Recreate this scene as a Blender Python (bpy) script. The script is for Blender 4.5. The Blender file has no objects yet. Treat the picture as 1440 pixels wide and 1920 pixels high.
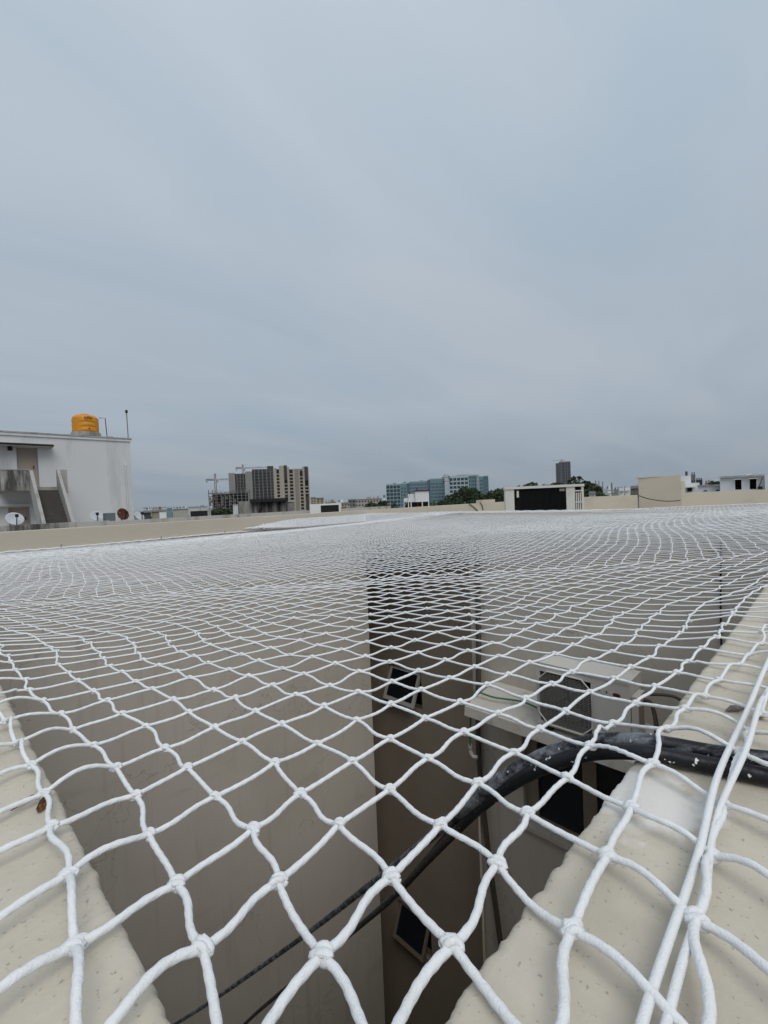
import bpy, math, random
import numpy as np
from mathutils import Matrix, Vector

random.seed(7); RNG = np.random.default_rng(11)
scene = bpy.context.scene
COL = scene.collection
R = math.radians

# ------------------------------------------------------------------ camera
FPX = 870.0                                        # focal length in photo pixels (1440 x 1920)
def _n(v): v = np.array(v, float); return v / np.linalg.norm(v)
_dR = _n((871, 58, FPX)); _dL = _n((-886, -13, FPX))
_c = _n(_dR + _dL); _d = _n(_dR - _dL); _dR = _n(_c + _d); _dL = _n(_c - _d)
_up = np.cross(_dR, _dL); _up = _up if _up[1] > 0 else -_up
MW = np.stack([_dR, _dL, _up])                     # camera (right, up, forward) -> world
CAM = np.array((-0.0377, -0.0698, 0.125))
cam_data = bpy.data.cameras.new('camera'); cam = bpy.data.objects.new('camera', cam_data); COL.objects.link(cam)
cam_data.sensor_fit = 'AUTO'; cam_data.sensor_width = 36.0; cam_data.lens = FPX / 1920 * 36
cam_data.clip_start = 0.01; cam_data.clip_end = 30000
_r, _u, _f = MW @ np.array((1., 0, 0)), MW @ np.array((0, 1., 0)), MW @ np.array((0, 0, 1.))
cam.matrix_world = Matrix(((_r[0], _u[0], -_f[0], CAM[0]), (_r[1], _u[1], -_f[1], CAM[1]), (_r[2], _u[2], -_f[2], CAM[2]), (0, 0, 0, 1)))
scene.camera = cam

# ------------------------------------------------------------------ sky, sun, exposure
SKY_OFF = 1.0
SUN_TO = _n((-0.24, -0.56, 0.79))                   # direction towards the veiled sun
world = bpy.data.worlds.new('World'); scene.world = world; world.use_nodes = True
nt = world.node_tree; nt.nodes.clear(); N = nt.nodes.new; L = nt.links.new
def _math(op, a, b=None, tree=None):
    m = tree.nodes.new('ShaderNodeMath'); m.operation = op
    for k, v in enumerate((a, b)):
        if v is None: continue
        if isinstance(v, (int, float)): m.inputs[k].default_value = v
        else: tree.links.new(v, m.inputs[k])
    return m.outputs[0]
sky = N('ShaderNodeTexSky'); sky.sky_type = 'NISHITA'; sky.sun_disc = False
sky.sun_elevation = math.asin(SUN_TO[2]); sky.sun_rotation = math.atan2(SUN_TO[0], SUN_TO[1]) % (2 * math.pi)
sky.air_density = 1.5; sky.dust_density = 3.0
tc = N('ShaderNodeTexCoord'); sep = N('ShaderNodeSeparateXYZ'); L(tc.outputs['Generated'], sep.inputs[0])
zc = _math('MAXIMUM', sep.outputs[2], 0.0, nt)
zp = _math('ADD', zc, 0.16, nt)
px_ = _math('DIVIDE', sep.outputs[0], zp, nt); py_ = _math('DIVIDE', sep.outputs[1], zp, nt)
comb = N('ShaderNodeCombineXYZ'); L(px_, comb.inputs[0]); L(py_, comb.inputs[1])
mp = N('ShaderNodeMapping'); L(comb.outputs[0], mp.inputs[0]); mp.inputs['Rotation'].default_value = (0, 0, 0); mp.inputs['Scale'].default_value = (0.40, 1.0, 1); mp.inputs['Location'].default_value = (SKY_OFF, 0.3, 0)
n1 = N('ShaderNodeTexNoise'); L(mp.outputs[0], n1.inputs['Vector']); n1.inputs['Scale'].default_value = 0.55; n1.inputs['Detail'].default_value = 2.5; n1.inputs['Roughness'].default_value = 0.45
n2 = N('ShaderNodeTexNoise'); L(mp.outputs[0], n2.inputs['Vector']); n2.inputs['Scale'].default_value = 1.9; n2.inputs['Detail'].default_value = 7; n2.inputs['Roughness'].default_value = 0.52; n2.inputs['Distortion'].default_value = 0.4
cl = _math('ADD', _math('MULTIPLY', _math('SUBTRACT', n1.outputs['Fac'], 0.5, nt), 0.55, nt), _math('MULTIPLY', _math('SUBTRACT', n2.outputs['Fac'], 0.5, nt), 0.44, nt), nt)
ramp = N('ShaderNodeValToRGB'); L(zc, ramp.inputs[0])
e = ramp.color_ramp.elements
e[0].position = 0.0; e[0].color = (0.290, 0.345, 0.400, 1)
e[1].position = 1.0; e[1].color = (0.640, 0.715, 0.780, 1)
for p, c in ((0.06, (0.345, 0.405, 0.468, 1)), (0.18, (0.410, 0.475, 0.545, 1)), (0.40, (0.445, 0.515, 0.590, 1)), (0.70, (0.525, 0.605, 0.685, 1))):
    q = e.new(p); q.color = c
fac = N('ShaderNodeMapRange'); L(cl, fac.inputs[0]); fac.inputs[1].default_value = -0.19; fac.inputs[2].default_value = 0.19
tone = N('ShaderNodeMix'); tone.data_type = 'RGBA'; L(fac.outputs[0], tone.inputs[0]); tone.inputs[6].default_value = (0.80, 0.87, 0.92, 1); tone.inputs[7].default_value = (1.17, 1.10, 1.05, 1)
tm = N('ShaderNodeVectorMath'); tm.operation = 'MULTIPLY'; L(ramp.outputs[0], tm.inputs[0]); L(tone.outputs[2], tm.inputs[1])
cmul = N('ShaderNodeVectorMath'); cmul.operation = 'SCALE'; L(tm.outputs[0], cmul.inputs[0]); cmul.inputs['Scale'].default_value = 10.0
mix = N('ShaderNodeMix'); mix.data_type = 'RGBA'; mix.inputs[0].default_value = 0.95
L(sky.outputs[0], mix.inputs[6]); L(cmul.outputs[0], mix.inputs[7])
bg = N('ShaderNodeBackground'); bg.inputs[1].default_value = 0.10; L(mix.outputs[2], bg.inputs[0])
wo = N('ShaderNodeOutputWorld'); L(bg.outputs[0], wo.inputs[0])

sun_data = bpy.data.lights.new('sun', 'SUN'); sun = bpy.data.objects.new('sun', sun_data); COL.objects.link(sun)
sun_data.energy = 1.5; sun_data.angle = R(38); sun_data.color = (1.0, 0.97, 0.92)
sun.rotation_euler = Vector((-SUN_TO[0], -SUN_TO[1], -SUN_TO[2])).to_track_quat('-Z', 'Y').to_euler()
sun.location = (0, -10, 30)
vs = scene.view_settings; vs.view_transform = 'Standard'; vs.look = 'None'; vs.exposure = 0.0; vs.gamma = 1.0; vs.use_curve_mapping = False
scene.display_settings.display_device = 'sRGB'
scene.cycles.max_bounces = 5; scene.cycles.diffuse_bounces = 3; scene.cycles.use_adaptive_sampling = True; scene.cycles.adaptive_threshold = 0.02; scene.cycles.use_denoising = True

# ------------------------------------------------------------------ survey helpers (photo measurements -> metres)
def ray(px, py): return MW @ np.array((px - 720.0, 960.0 - py, FPX))
def at(px, py, d): return CAM + ray(px, py) / FPX * d
def on_axis(px, py, ax, v): r = ray(px, py); return CAM + r * ((v - CAM[ax]) / r[ax])
def onX(px, py, X): return on_axis(px, py, 0, X)
def onY(px, py, Y): return on_axis(px, py, 1, Y)
def onZ(px, py, Z): return on_axis(px, py, 2, Z)

# ------------------------------------------------------------------ materials
MATS = {}
def mat(name, col, rough=0.85, var=0.0, vscale=3.0, stain=None, sscale=1.0, slo=0.5, shi=0.7, bump=0.0, bscale=60.0, metal=0.0, spec=0.3, streak=False, extra=None):
    if name in MATS: return MATS[name]
    m = bpy.data.materials.new(name); m.use_nodes = True; t = m.node_tree; b = t.nodes['Principled BSDF']
    b.inputs['Roughness'].default_value = rough; b.inputs['Metallic'].default_value = metal
    b.inputs['Specular IOR Level'].default_value = spec
    t_c = t.nodes.new('ShaderNodeTexCoord'); vec = t_c.outputs['Object']
    out = None
    if var > 0 or stain:
        rgb = t.nodes.new('ShaderNodeRGB'); rgb.outputs[0].default_value = (*col, 1); out = rgb.outputs[0]
    if var > 0:
        n = t.nodes.new('ShaderNodeTexNoise'); t.links.new(vec, n.inputs['Vector']); n.inputs['Scale'].default_value = vscale; n.inputs['Detail'].default_value = 6; n.inputs['Roughness'].default_value = 0.6
        k = _math('ADD', _math('MULTIPLY', _math('SUBTRACT', n.outputs['Fac'], 0.5, t), var * 2.2, t), 1.0, t)
        s = t.nodes.new('ShaderNodeVectorMath'); s.operation = 'SCALE'; t.links.new(out, s.inputs[0]); t.links.new(k, s.inputs['Scale']); out = s.outputs[0]
    if stain:
        mpn = t.nodes.new('ShaderNodeMapping'); t.links.new(vec, mpn.inputs[0])
        if streak: mpn.inputs['Scale'].default_value = (1, 1, 0.16)
        n = t.nodes.new('ShaderNodeTexNoise'); t.links.new(mpn.outputs[0], n.inputs['Vector']); n.inputs['Scale'].default_value = sscale; n.inputs['Detail'].default_value = 7; n.inputs['Roughness'].default_value = 0.65
        mr = t.nodes.new('ShaderNodeMapRange'); t.links.new(n.outputs['Fac'], mr.inputs[0]); mr.inputs[1].default_value = slo; mr.inputs[2].default_value = shi
        mx = t.nodes.new('ShaderNodeMix'); mx.data_type = 'RGBA'; t.links.new(mr.outputs[0], mx.inputs[0]); t.links.new(out, mx.inputs[6]); mx.inputs[7].default_value = (*stain, 1); out = mx.outputs[2]
    if extra: out = extra(t, vec, out)
    if out is not None: t.links.new(out, b.inputs['Base Color'])
    else: b.inputs['Base Color'].default_value = (*col, 1)
    if bump > 0:
        n = t.nodes.new('ShaderNodeTexNoise'); t.links.new(vec, n.inputs['Vector']); n.inputs['Scale'].default_value = bscale; n.inputs['Detail'].default_value = 5
        bp = t.nodes.new('ShaderNodeBump'); t.links.new(n.outputs['Fac'], bp.inputs['Height']); bp.inputs['Strength'].default_value = bump; bp.inputs['Distance'].default_value = 0.5 / bscale
        t.links.new(bp.outputs[0], b.inputs['Normal'])
    MATS[name] = m; return m

def speckle(scale, lo, hi, col):
    def f(t, vec, out):
        n = t.nodes.new('ShaderNodeTexNoise'); t.links.new(vec, n.inputs['Vector']); n.inputs['Scale'].default_value = scale; n.inputs['Detail'].default_value = 3
        mr = t.nodes.new('ShaderNodeMapRange'); t.links.new(n.outputs['Fac'], mr.inputs[0]); mr.inputs[1].default_value = lo; mr.inputs[2].default_value = hi
        mx = t.nodes.new('ShaderNodeMix'); mx.data_type = 'RGBA'; t.links.new(mr.outputs[0], mx.inputs[0]); t.links.new(out, mx.inputs[6]); mx.inputs[7].default_value = (*col, 1)
        return mx.outputs[2]
    return f
def worn(t, vec, out):
    """old paint rubbed along the cable"""
    m_ = t.nodes.new('ShaderNodeMapping'); m_.vector_type = 'TEXTURE'; t.links.new(vec, m_.inputs[0]); m_.inputs['Rotation'].default_value = (0, 0, -0.79); m_.inputs['Scale'].default_value = (3.2, 1.0, 1.0)
    n = t.nodes.new('ShaderNodeTexNoise'); t.links.new(m_.outputs[0], n.inputs['Vector']); n.inputs['Scale'].default_value = 95; n.inputs['Detail'].default_value = 8; n.inputs['Roughness'].default_value = 0.7
    mr = t.nodes.new('ShaderNodeMapRange'); t.links.new(n.outputs['Fac'], mr.inputs[0]); mr.inputs[1].default_value = 0.44; mr.inputs[2].default_value = 0.68
    mx = t.nodes.new('ShaderNodeMix'); mx.data_type = 'RGBA'; t.links.new(_math('MULTIPLY', mr.outputs[0], 0.85, t), mx.inputs[0]); t.links.new(out, mx.inputs[6]); mx.inputs[7].default_value = (0.36, 0.38, 0.42, 1)
    return speckle(420, 0.70, 0.72, (0.7, 0.7, 0.68))(t, vec, mx.outputs[2])
def splash(cx, cy, rad, base):
    """white paint spilled at one spot of the parapet, with a ragged outline"""
    def f(t, vec, out):
        out = base(t, vec, out)
        n = t.nodes.new('ShaderNodeTexNoise'); t.links.new(vec, n.inputs['Vector']); n.inputs['Scale'].default_value = 70; n.inputs['Detail'].default_value = 5
        d = t.nodes.new('ShaderNodeVectorMath'); d.operation = 'DISTANCE'; t.links.new(vec, d.inputs[0]); d.inputs[1].default_value = (cx, cy, 0)
        v = _math('ADD', d.outputs['Value'], _math('MULTIPLY', _math('SUBTRACT', n.outputs['Fac'], 0.5, t), 0.05, t), t)
        mr = t.nodes.new('ShaderNodeMapRange'); t.links.new(v, mr.inputs[0]); mr.inputs[1].default_value = rad + 0.004; mr.inputs[2].default_value = rad - 0.004
        mx = t.nodes.new('ShaderNodeMix'); mx.data_type = 'RGBA'; t.links.new(_math('MULTIPLY', mr.outputs[0], 0.75, t), mx.inputs[0]); t.links.new(out, mx.inputs[6]); mx.inputs[7].default_value = (0.74, 0.72, 0.70, 1)
        return mx.outputs[2]
    return f

def smears(t, vec, out):
    """rain streaks, trowel smears and a few hairline cracks in old render"""
    for sc, loc, lo, hi, col, f_ in (((7, 7, 0.35), (3, 1, 0), 0.56, 0.78, (0.33, 0.29, 0.24), 0.45), ((0.9, 0.9, 2.6), (0, 5, 2), 0.60, 0.72, (0.45, 0.395, 0.33), 0.5)):
        m_ = t.nodes.new('ShaderNodeMapping'); t.links.new(vec, m_.inputs[0]); m_.inputs['Scale'].default_value = sc; m_.inputs['Location'].default_value = loc; m_.inputs['Rotation'].default_value = (0, R(12) if sc[0] < 1 else 0, 0)
        n = t.nodes.new('ShaderNodeTexNoise'); t.links.new(m_.outputs[0], n.inputs['Vector']); n.inputs['Scale'].default_value = 1.6; n.inputs['Detail'].default_value = 6; n.inputs['Roughness'].default_value = 0.6
        mr = t.nodes.new('ShaderNodeMapRange'); t.links.new(n.outputs['Fac'], mr.inputs[0]); mr.inputs[1].default_value = lo; mr.inputs[2].default_value = hi
        mx = t.nodes.new('ShaderNodeMix'); mx.data_type = 'RGBA'; t.links.new(_math('MULTIPLY', mr.outputs[0], f_, t), mx.inputs[0]); t.links.new(out, mx.inputs[6]); mx.inputs[7].default_value = (*col, 1); out = mx.outputs[2]
    v = t.nodes.new('ShaderNodeTexVoronoi'); v.feature = 'DISTANCE_TO_EDGE'; v.inputs['Scale'].default_value = 0.55
    nn = t.nodes.new('ShaderNodeTexNoise'); t.links.new(vec, nn.inputs['Vector']); nn.inputs['Scale'].default_value = 2.5; nn.inputs['Detail'].default_value = 5
    ad = t.nodes.new('ShaderNodeVectorMath'); ad.operation = 'ADD'; t.links.new(vec, ad.inputs[0]); t.links.new(nn.outputs['Color'], ad.inputs[1]); t.links.new(ad.outputs[0], v.inputs['Vector'])
    mr = t.nodes.new('ShaderNodeMapRange'); t.links.new(v.outputs['Distance'], mr.inputs[0]); mr.inputs[1].default_value = 0.004; mr.inputs[2].default_value = 0.001
    mx = t.nodes.new('ShaderNodeMix'); mx.data_type = 'RGBA'; t.links.new(_math('MULTIPLY', mr.outputs[0], 0.35, t), mx.inputs[0]); t.links.new(out, mx.inputs[6]); mx.inputs[7].default_value = (0.2, 0.17, 0.14, 1)
    return mx.outputs[2]
CREAM = (0.53, 0.475, 0.39)
M_wall = mat('cream_render', (0.56, 0.515, 0.455), 0.9, 0.06, 1.3, (0.49, 0.44, 0.375), 0.8, 0.45, 0.75, 0.12, 45, extra=smears)
M_par = mat('cream_parapet_face', CREAM, 0.9, 0.06, 2.0, (0.46, 0.41, 0.335), 1.5, 0.5, 0.8, 0.12, 40)
_sp = speckle(520, 0.63, 0.72, (0.34, 0.31, 0.26))
M_top = mat('cream_parapet_top', (0.55, 0.50, 0.415), 0.92, 0.10, 25, (0.47, 0.425, 0.35), 14, 0.45, 0.7, 0.22, 520, extra=splash(0.165, -0.012, 0.022, _sp))
M_edge = mat('mortar_edge', (0.60, 0.57, 0.50), 0.95, 0.15, 60, (0.33, 0.31, 0.27), 90, 0.58, 0.7, 0.8, 200)
M_net = mat('white_twine', (0.76, 0.765, 0.775), 0.85, 0.07, 260, (0.66, 0.65, 0.63), 40, 0.55, 0.8, 1.0, 1400, spec=0.2)
M_cab = mat('black_sheath_smeared', (0.012, 0.013, 0.017), 0.45, 0.2, 80, bump=0.2, bscale=160, spec=0.3, extra=worn)
M_cab2 = mat('black_sheath_specked', (0.010, 0.011, 0.014), 0.40, 0.2, 80, bump=0.2, bscale=160, spec=0.3, extra=speckle(330, 0.675, 0.70, (0.68, 0.68, 0.66)))
M_black = mat('black_cable', (0.02, 0.02, 0.022), 0.5)
M_rub = mat('dark_pvc', (0.09, 0.075, 0.06), 0.6, 0.1, 10)
M_conc = mat('grey_concrete', (0.36, 0.35, 0.335), 0.9, 0.12, 4, (0.17, 0.16, 0.15), 2.0, 0.5, 0.72, 0.2, 50, streak=True)
M_slab = mat('light_slab', (0.55, 0.52, 0.47), 0.9, 0.12, 9, (0.36, 0.33, 0.29), 8, 0.55, 0.72, 0.3, 90)
M_floor = mat('terrace_floor', (0.40, 0.37, 0.33), 0.9, 0.12, 2)
M_acw = mat('ac_white', (0.62, 0.60, 0.56), 0.5, 0.07, 4, (0.45, 0.42, 0.37), 5, 0.55, 0.75, spec=0.4)
M_acg = mat('ac_grille', (0.22, 0.215, 0.20), 0.55)
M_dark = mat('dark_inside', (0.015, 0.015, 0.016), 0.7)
M_coil = mat('black_fins', (0.012, 0.012, 0.012), 0.55)
M_glass = mat('dark_glass', (0.018, 0.022, 0.028), 0.08, spec=0.5)
M_frame = mat('white_frame', (0.62, 0.60, 0.56), 0.5)
M_brown = mat('brown_frame', (0.27, 0.22, 0.17), 0.7, 0.1, 5)
M_red = mat('red_mark', (0.11, 0.022, 0.016), 0.6)
M_green = mat('green_wire', (0.03, 0.17, 0.08), 0.5)

# ------------------------------------------------------------------ mesh helpers
class MB:
    def __init__(s): s.v = []; s.f = []; s.n = 0
    def add(s, v, f):
        v = np.asarray(v, float); s.v.append(v); s.f.extend([tuple(int(i) + s.n for i in q) for q in f]); s.n += len(v); return s
    def box(s, x0, x1, y0, y1, z0, z1, m=None):
        v = np.array([(x, y, z) for z in (z0, z1) for y in (y0, y1) for x in (x0, x1)], float)
        if m is not None: v = np.array([m @ Vector(p) for p in v])
        return s.add(v, [(0, 2, 3, 1), (4, 5, 7, 6), (0, 1, 5, 4), (2, 6, 7, 3), (0, 4, 6, 2), (1, 3, 7, 5)])
    def prism(s, poly, axis, a0, a1):
        """polygon in the two other axes, extruded along axis from a0 to a1"""
        k = len(poly); v = []
        for a in (a0, a1):
            for p in poly:
                q = list(p); q.insert(axis, a); v.append(q)
        f = [tuple(range(k))[::-1], tuple(range(k, 2 * k))] + [(i, (i + 1) % k, (i + 1) % k + k, i + k) for i in range(k)]
        return s.add(v, f)
    def tube(s, pts, r, sides=8, cap=True):
        v, f = tube(np.asarray(pts, float), r, sides)
        s.add(v, f)
        if cap:
            n = s.n - len(v); s.f.append(tuple(range(n, n + sides))[::-1]); s.f.append(tuple(range(s.n - sides, s.n)))
        return s
    def lathe(s, prof, cx=0, cy=0, sides=24, mod=None):
        k = len(prof); v = []
        for r, z in prof:
            for i in range(sides):
                a = 2 * math.pi * i / sides; rr = r if mod is None else mod(r, z, a)
                v.append((cx + rr * math.cos(a), cy + rr * math.sin(a), z))
        f = [(j * sides + i, j * sides + (i + 1) % sides, (j + 1) * sides + (i + 1) % sides, (j + 1) * sides + i) for j in range(k - 1) for i in range(sides)]
        f += [tuple(range(sides))[::-1], tuple(range((k - 1) * sides, k * sides))]
        return s.add(v, f)
    def build(s, name, m, parent=None, smooth=False, **kw):
        me = bpy.data.meshes.new(name); me.from_pydata(np.concatenate(s.v).tolist(), [], s.f); me.update()
        return link(name, me, m, parent, smooth, **kw)

def tube(P, r, sides=6, twist=0.0):
    n = len(P); T = np.gradient(P, axis=0); T /= np.linalg.norm(T, axis=1)[:, None] + 1e-12
    ref = np.array((0, 0, 1.)) if abs(T[:, 2]).mean() < 0.8 else np.array((1., 0, 0))
    A = np.cross(T, ref); A /= np.linalg.norm(A, axis=1)[:, None] + 1e-12; B = np.cross(A, T)
    a = np.arange(sides) * 2 * math.pi / sides; r = np.broadcast_to(np.asarray(r, float), (n,))
    rad_ = np.broadcast_to(r[:, None], (n, sides))
    if twist: rad_ = rad_ * (1 + twist * np.cos(3 * (a[None, :] - np.concatenate([[0], np.cumsum(np.linalg.norm(np.diff(P, axis=0), axis=1))])[:, None] * 420)))
    v = P[:, None, :] + rad_[:, :, None] * (np.cos(a)[None, :, None] * A[:, None, :] + np.sin(a)[None, :, None] * B[:, None, :])
    i = np.arange(n - 1)[:, None] * sides; j = np.arange(sides)[None, :]; j2 = (j + 1) % sides
    f = np.stack([i + j, i + j2, i + sides + j2, i + sides + j], -1).reshape(-1, 4)
    return v.reshape(-1, 3), f

def quad_mesh(name, V, F):
    """fast mesh from an (n,3) array and an (m,4) array"""
    me = bpy.data.meshes.new(name); V = np.asarray(V, np.float32); F = np.asarray(F, np.int32); k = F.shape[1]
    me.vertices.add(len(V)); me.vertices.foreach_set('co', V.ravel())
    me.loops.add(F.size); me.loops.foreach_set('vertex_index', F.ravel())
    me.polygons.add(len(F)); me.polygons.foreach_set('loop_start', np.arange(0, F.size, k, dtype=np.int32))
    me.polygons.foreach_set('use_smooth', np.ones(len(F), bool)); me.update(calc_edges=True); return me

def link(name, me, m, parent=None, smooth=False, label=None, cat=None, group=None, kind=None):
    o = bpy.data.objects.new(name, me); COL.objects.link(o)
    if m is not None:
        if not me.materials: me.materials.append(m)
    if smooth: me.polygons.foreach_set('use_smooth', [True] * len(me.polygons))
    if parent is not None: o.parent = parent
    if label: o['label'] = label
    if cat: o['category'] = cat
    if group: o['group'] = group
    if kind: o['kind'] = kind
    return o
def thing(name, label, cat, loc=(0, 0, 0), rz=0.0, group=None):
    o = bpy.data.objects.new(name, None); COL.objects.link(o); o.location = loc; o.rotation_euler = (0, 0, rz); o.empty_display_size = 0.2
    o['label'] = label; o['category'] = cat
    if group: o['group'] = group
    return o
def bx(name, m, parent, *b, **kw): return MB().box(*b).build(name, m, parent, **kw)
def spline(pts, n=60):
    """Catmull-Rom through pts"""
    P = np.asarray(pts, float); P = np.vstack([2 * P[0] - P[1], P, 2 * P[-1] - P[-2]]); out = []
    segs = len(P) - 3
    for k in range(segs):
        t = np.linspace(0, 1, max(2, n // segs), endpoint=(k == segs - 1))[:, None]; a, b, c, d = P[k:k + 4]
        out.append(0.5 * (2 * b + (c - a) * t + (2 * a - 5 * b + 4 * c - d) * t ** 2 + (3 * b - a - 3 * c + d) * t ** 3))
    return np.vstack(out)
def holes_wall(mb, axis, p0, p1, u0, u1, z0, z1, holes):
    """slab between planes p0 and p1 (axis 0 = X, 1 = Y), open at holes (u0, u1, z0, z1)"""
    us = sorted({u0, u1, *[h[0] for h in holes], *[h[1] for h in holes]}); zs = sorted({z0, z1, *[h[2] for h in holes], *[h[3] for h in holes]})
    for ua, ub in zip(us, us[1:]):
        run = None
        for za, zb in zip(zs, zs[1:]):
            um, zm = (ua + ub) / 2, (za + zb) / 2
            solid = not any(h[0] < um < h[1] and h[2] < zm < h[3] for h in holes)
            if solid: run = (run[0] if run else za, zb)
            if (not solid or zb == zs[-1]) and run:
                if axis == 0: mb.box(p0, p1, ua, ub, *run)
                else: mb.box(ua, ub, p0, p1, *run)
                run = None
    return mb

GZ = -13.0                                          # street level
E_, D_ = 4.0, 4.3                                   # far walls of the shaft: x = E_, y = D_
YAW = math.atan2(-0.70991572, 0.70312908)           # turn that makes local x run left-right in the view
F2 = np.array((0.70980, 0.70440)); R2 = np.array((0.70372, -0.71048))
G0 = CAM[:2]

# ------------------------------------------------------------------ ground
mg = mat('far_ground', (0.10, 0.11, 0.08), 0.95, 0.35, 0.02, (0.22, 0.20, 0.17), 0.012, 0.45, 0.6)
bx('ground', mg, None, -4000, 4000, -4000, 4000, GZ - 0.5, GZ, kind='structure')

# ------------------------------------------------------------------ our building with the shaft
house = thing('apartment_building', 'cream rendered building whose open shaft lies under the white net', 'building', (0, 0, 0))
NX = 4.9                                            # back of the roofed niche beside the far corner
VENTS = [(4.222, 4.895, -2.914, -2.351), (4.222, 4.895, -6.58, -6.02)]
WIN = (0.72, 2.18, -3.05, -1.93)
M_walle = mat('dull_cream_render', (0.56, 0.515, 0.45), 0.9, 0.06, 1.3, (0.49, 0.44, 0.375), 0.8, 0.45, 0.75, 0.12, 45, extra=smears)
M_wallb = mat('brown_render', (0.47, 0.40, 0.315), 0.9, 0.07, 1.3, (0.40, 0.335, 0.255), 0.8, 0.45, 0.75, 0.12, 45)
holes_wall(MB(), 0, E_, E_ + 0.21, -0.23, 2.72, GZ, -0.05, [WIN]).build('wall', M_walle, house, label='cream shaft wall with the ledge and the window')
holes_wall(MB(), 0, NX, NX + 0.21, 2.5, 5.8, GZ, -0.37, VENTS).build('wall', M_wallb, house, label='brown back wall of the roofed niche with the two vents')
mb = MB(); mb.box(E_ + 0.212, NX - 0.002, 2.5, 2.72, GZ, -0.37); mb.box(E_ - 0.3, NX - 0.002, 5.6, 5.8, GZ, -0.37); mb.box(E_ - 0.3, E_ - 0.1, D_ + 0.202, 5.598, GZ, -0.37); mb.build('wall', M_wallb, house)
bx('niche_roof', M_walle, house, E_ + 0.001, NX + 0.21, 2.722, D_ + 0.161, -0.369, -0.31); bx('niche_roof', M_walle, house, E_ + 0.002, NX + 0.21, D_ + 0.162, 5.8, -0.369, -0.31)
bx('beam', M_walle, house, E_, E_ + 0.2, 2.722, D_ - 0.003, -0.309, -0.05)
bx('wall', M_wall, house, -6.0, E_, D_, D_ + 0.2, GZ, -0.302)
bx('wall', M_wall, house, -0.229, -0.003, -0.229, D_ - 0.002, GZ, -0.14)
bx('wall', M_wall, house, -0.001, E_ - 0.002, -0.229, -0.003, GZ, -0.14)
bx('floor', M_floor, house, -0.1, E_ + 0.1, -0.1, D_ + 0.1, GZ - 0.02, GZ + 0.03)
mb = MB(); mb.box(E_ + 0.212, 13.6, -6, 2.498, -1.2, -1.0); mb.box(NX + 0.212, 13.6, 2.5, D_ - 0.002, -1.2, -1.0); mb.box(-6, -0.231, -6, D_ - 0.002, -1.2, -1.0); mb.box(-0.229, E_ + 0.21, -6, -0.231, -1.2, -1.0); mb.build('roof', M_floor, house)

def parapet_strip(name, along, length, inner, width, seed, near):
    """parapet head with a hand-trowelled top and a ragged inner arris; along 'x' or 'y'"""
    rng = np.random.default_rng(seed)
    xs = np.concatenate([np.arange(-0.23, 0.0, 0.006), np.arange(0.0, 0.45, 0.0015), np.arange(0.45, near, 0.004), np.linspace(near, length, 120)])
    pro = np.array([(-width, -0.14), (-width, -0.01), (-width + 0.012, 0.0)] + [(-width * (1 - k / 16.0) - 0.0055 * k / 16.0, 0.0) for k in range(1, 16)] + [(-0.0045, 0.0), (-0.0022, -0.0004), (-0.0009, -0.0014), (-0.0002, -0.0032), (0.0, -0.008), (0.0, -0.035), (0.0, -0.07), (0.0, -0.14)])
    def nz(x, sc, s): return np.sin(x * sc + s) * 0.5 + np.sin(x * sc * 2.31 + s * 1.7) * 0.3 + np.sin(x * sc * 5.1 + s * 2.9) * 0.2
    V = []
    jit = rng.normal(0, 1, len(xs)); jit2 = rng.normal(0, 1, (len(xs), len(pro)))
    chip = np.zeros(len(xs))
    for _ in range(110):
        c = rng.uniform(0.0, near) ** 1.3; w = rng.uniform(0.0012, 0.0045); chip += rng.uniform(0.0004, 0.0024) * np.exp(-((xs - c) / w) ** 2)
    chip = np.minimum(chip * 0.35, 0.0012)
    for k, (u, z) in enumerate(pro):
        ew = math.exp(u / 0.006) if u > -0.06 else 0.0
        uu = u + ew * (0.00012 * nz(xs, 160, seed) + 0.00020 * jit - chip * 0.7) + 0.0
        zz = z + (0.00018 * nz(xs + 3 * u, 23, seed + k * 0.12) + 0.00012 * jit2[:, k] if z > -0.02 else 0.0) - ew * (z > -0.02) * chip * 0.8
        V.append(np.stack([xs, inner + 0.0015 + uu, np.broadcast_to(zz, xs.shape)], -1))
    V = np.stack(V, 1); n, k = V.shape[:2]; V = V.reshape(-1, 3)
    if along == 'y': V = V[:, [1, 0, 2]]
    i = np.arange(n - 1)[:, None] * k; j = np.arange(k - 1)[None, :]
    F = np.stack([i + j, i + j + 1, i + k + j + 1, i + k + j], -1).reshape(-1, 4)
    if along == 'x': F = F[:, ::-1]
    return link(name, quad_mesh(name, V, F), M_top, house)
parapet_strip('parapet', 'x', E_ - 0.002, 0.0, 0.229, 3, 0.9)
parapet_strip('parapet', 'y', D_ - 0.002, 0.0, 0.229, 8, 0.7)
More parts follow.
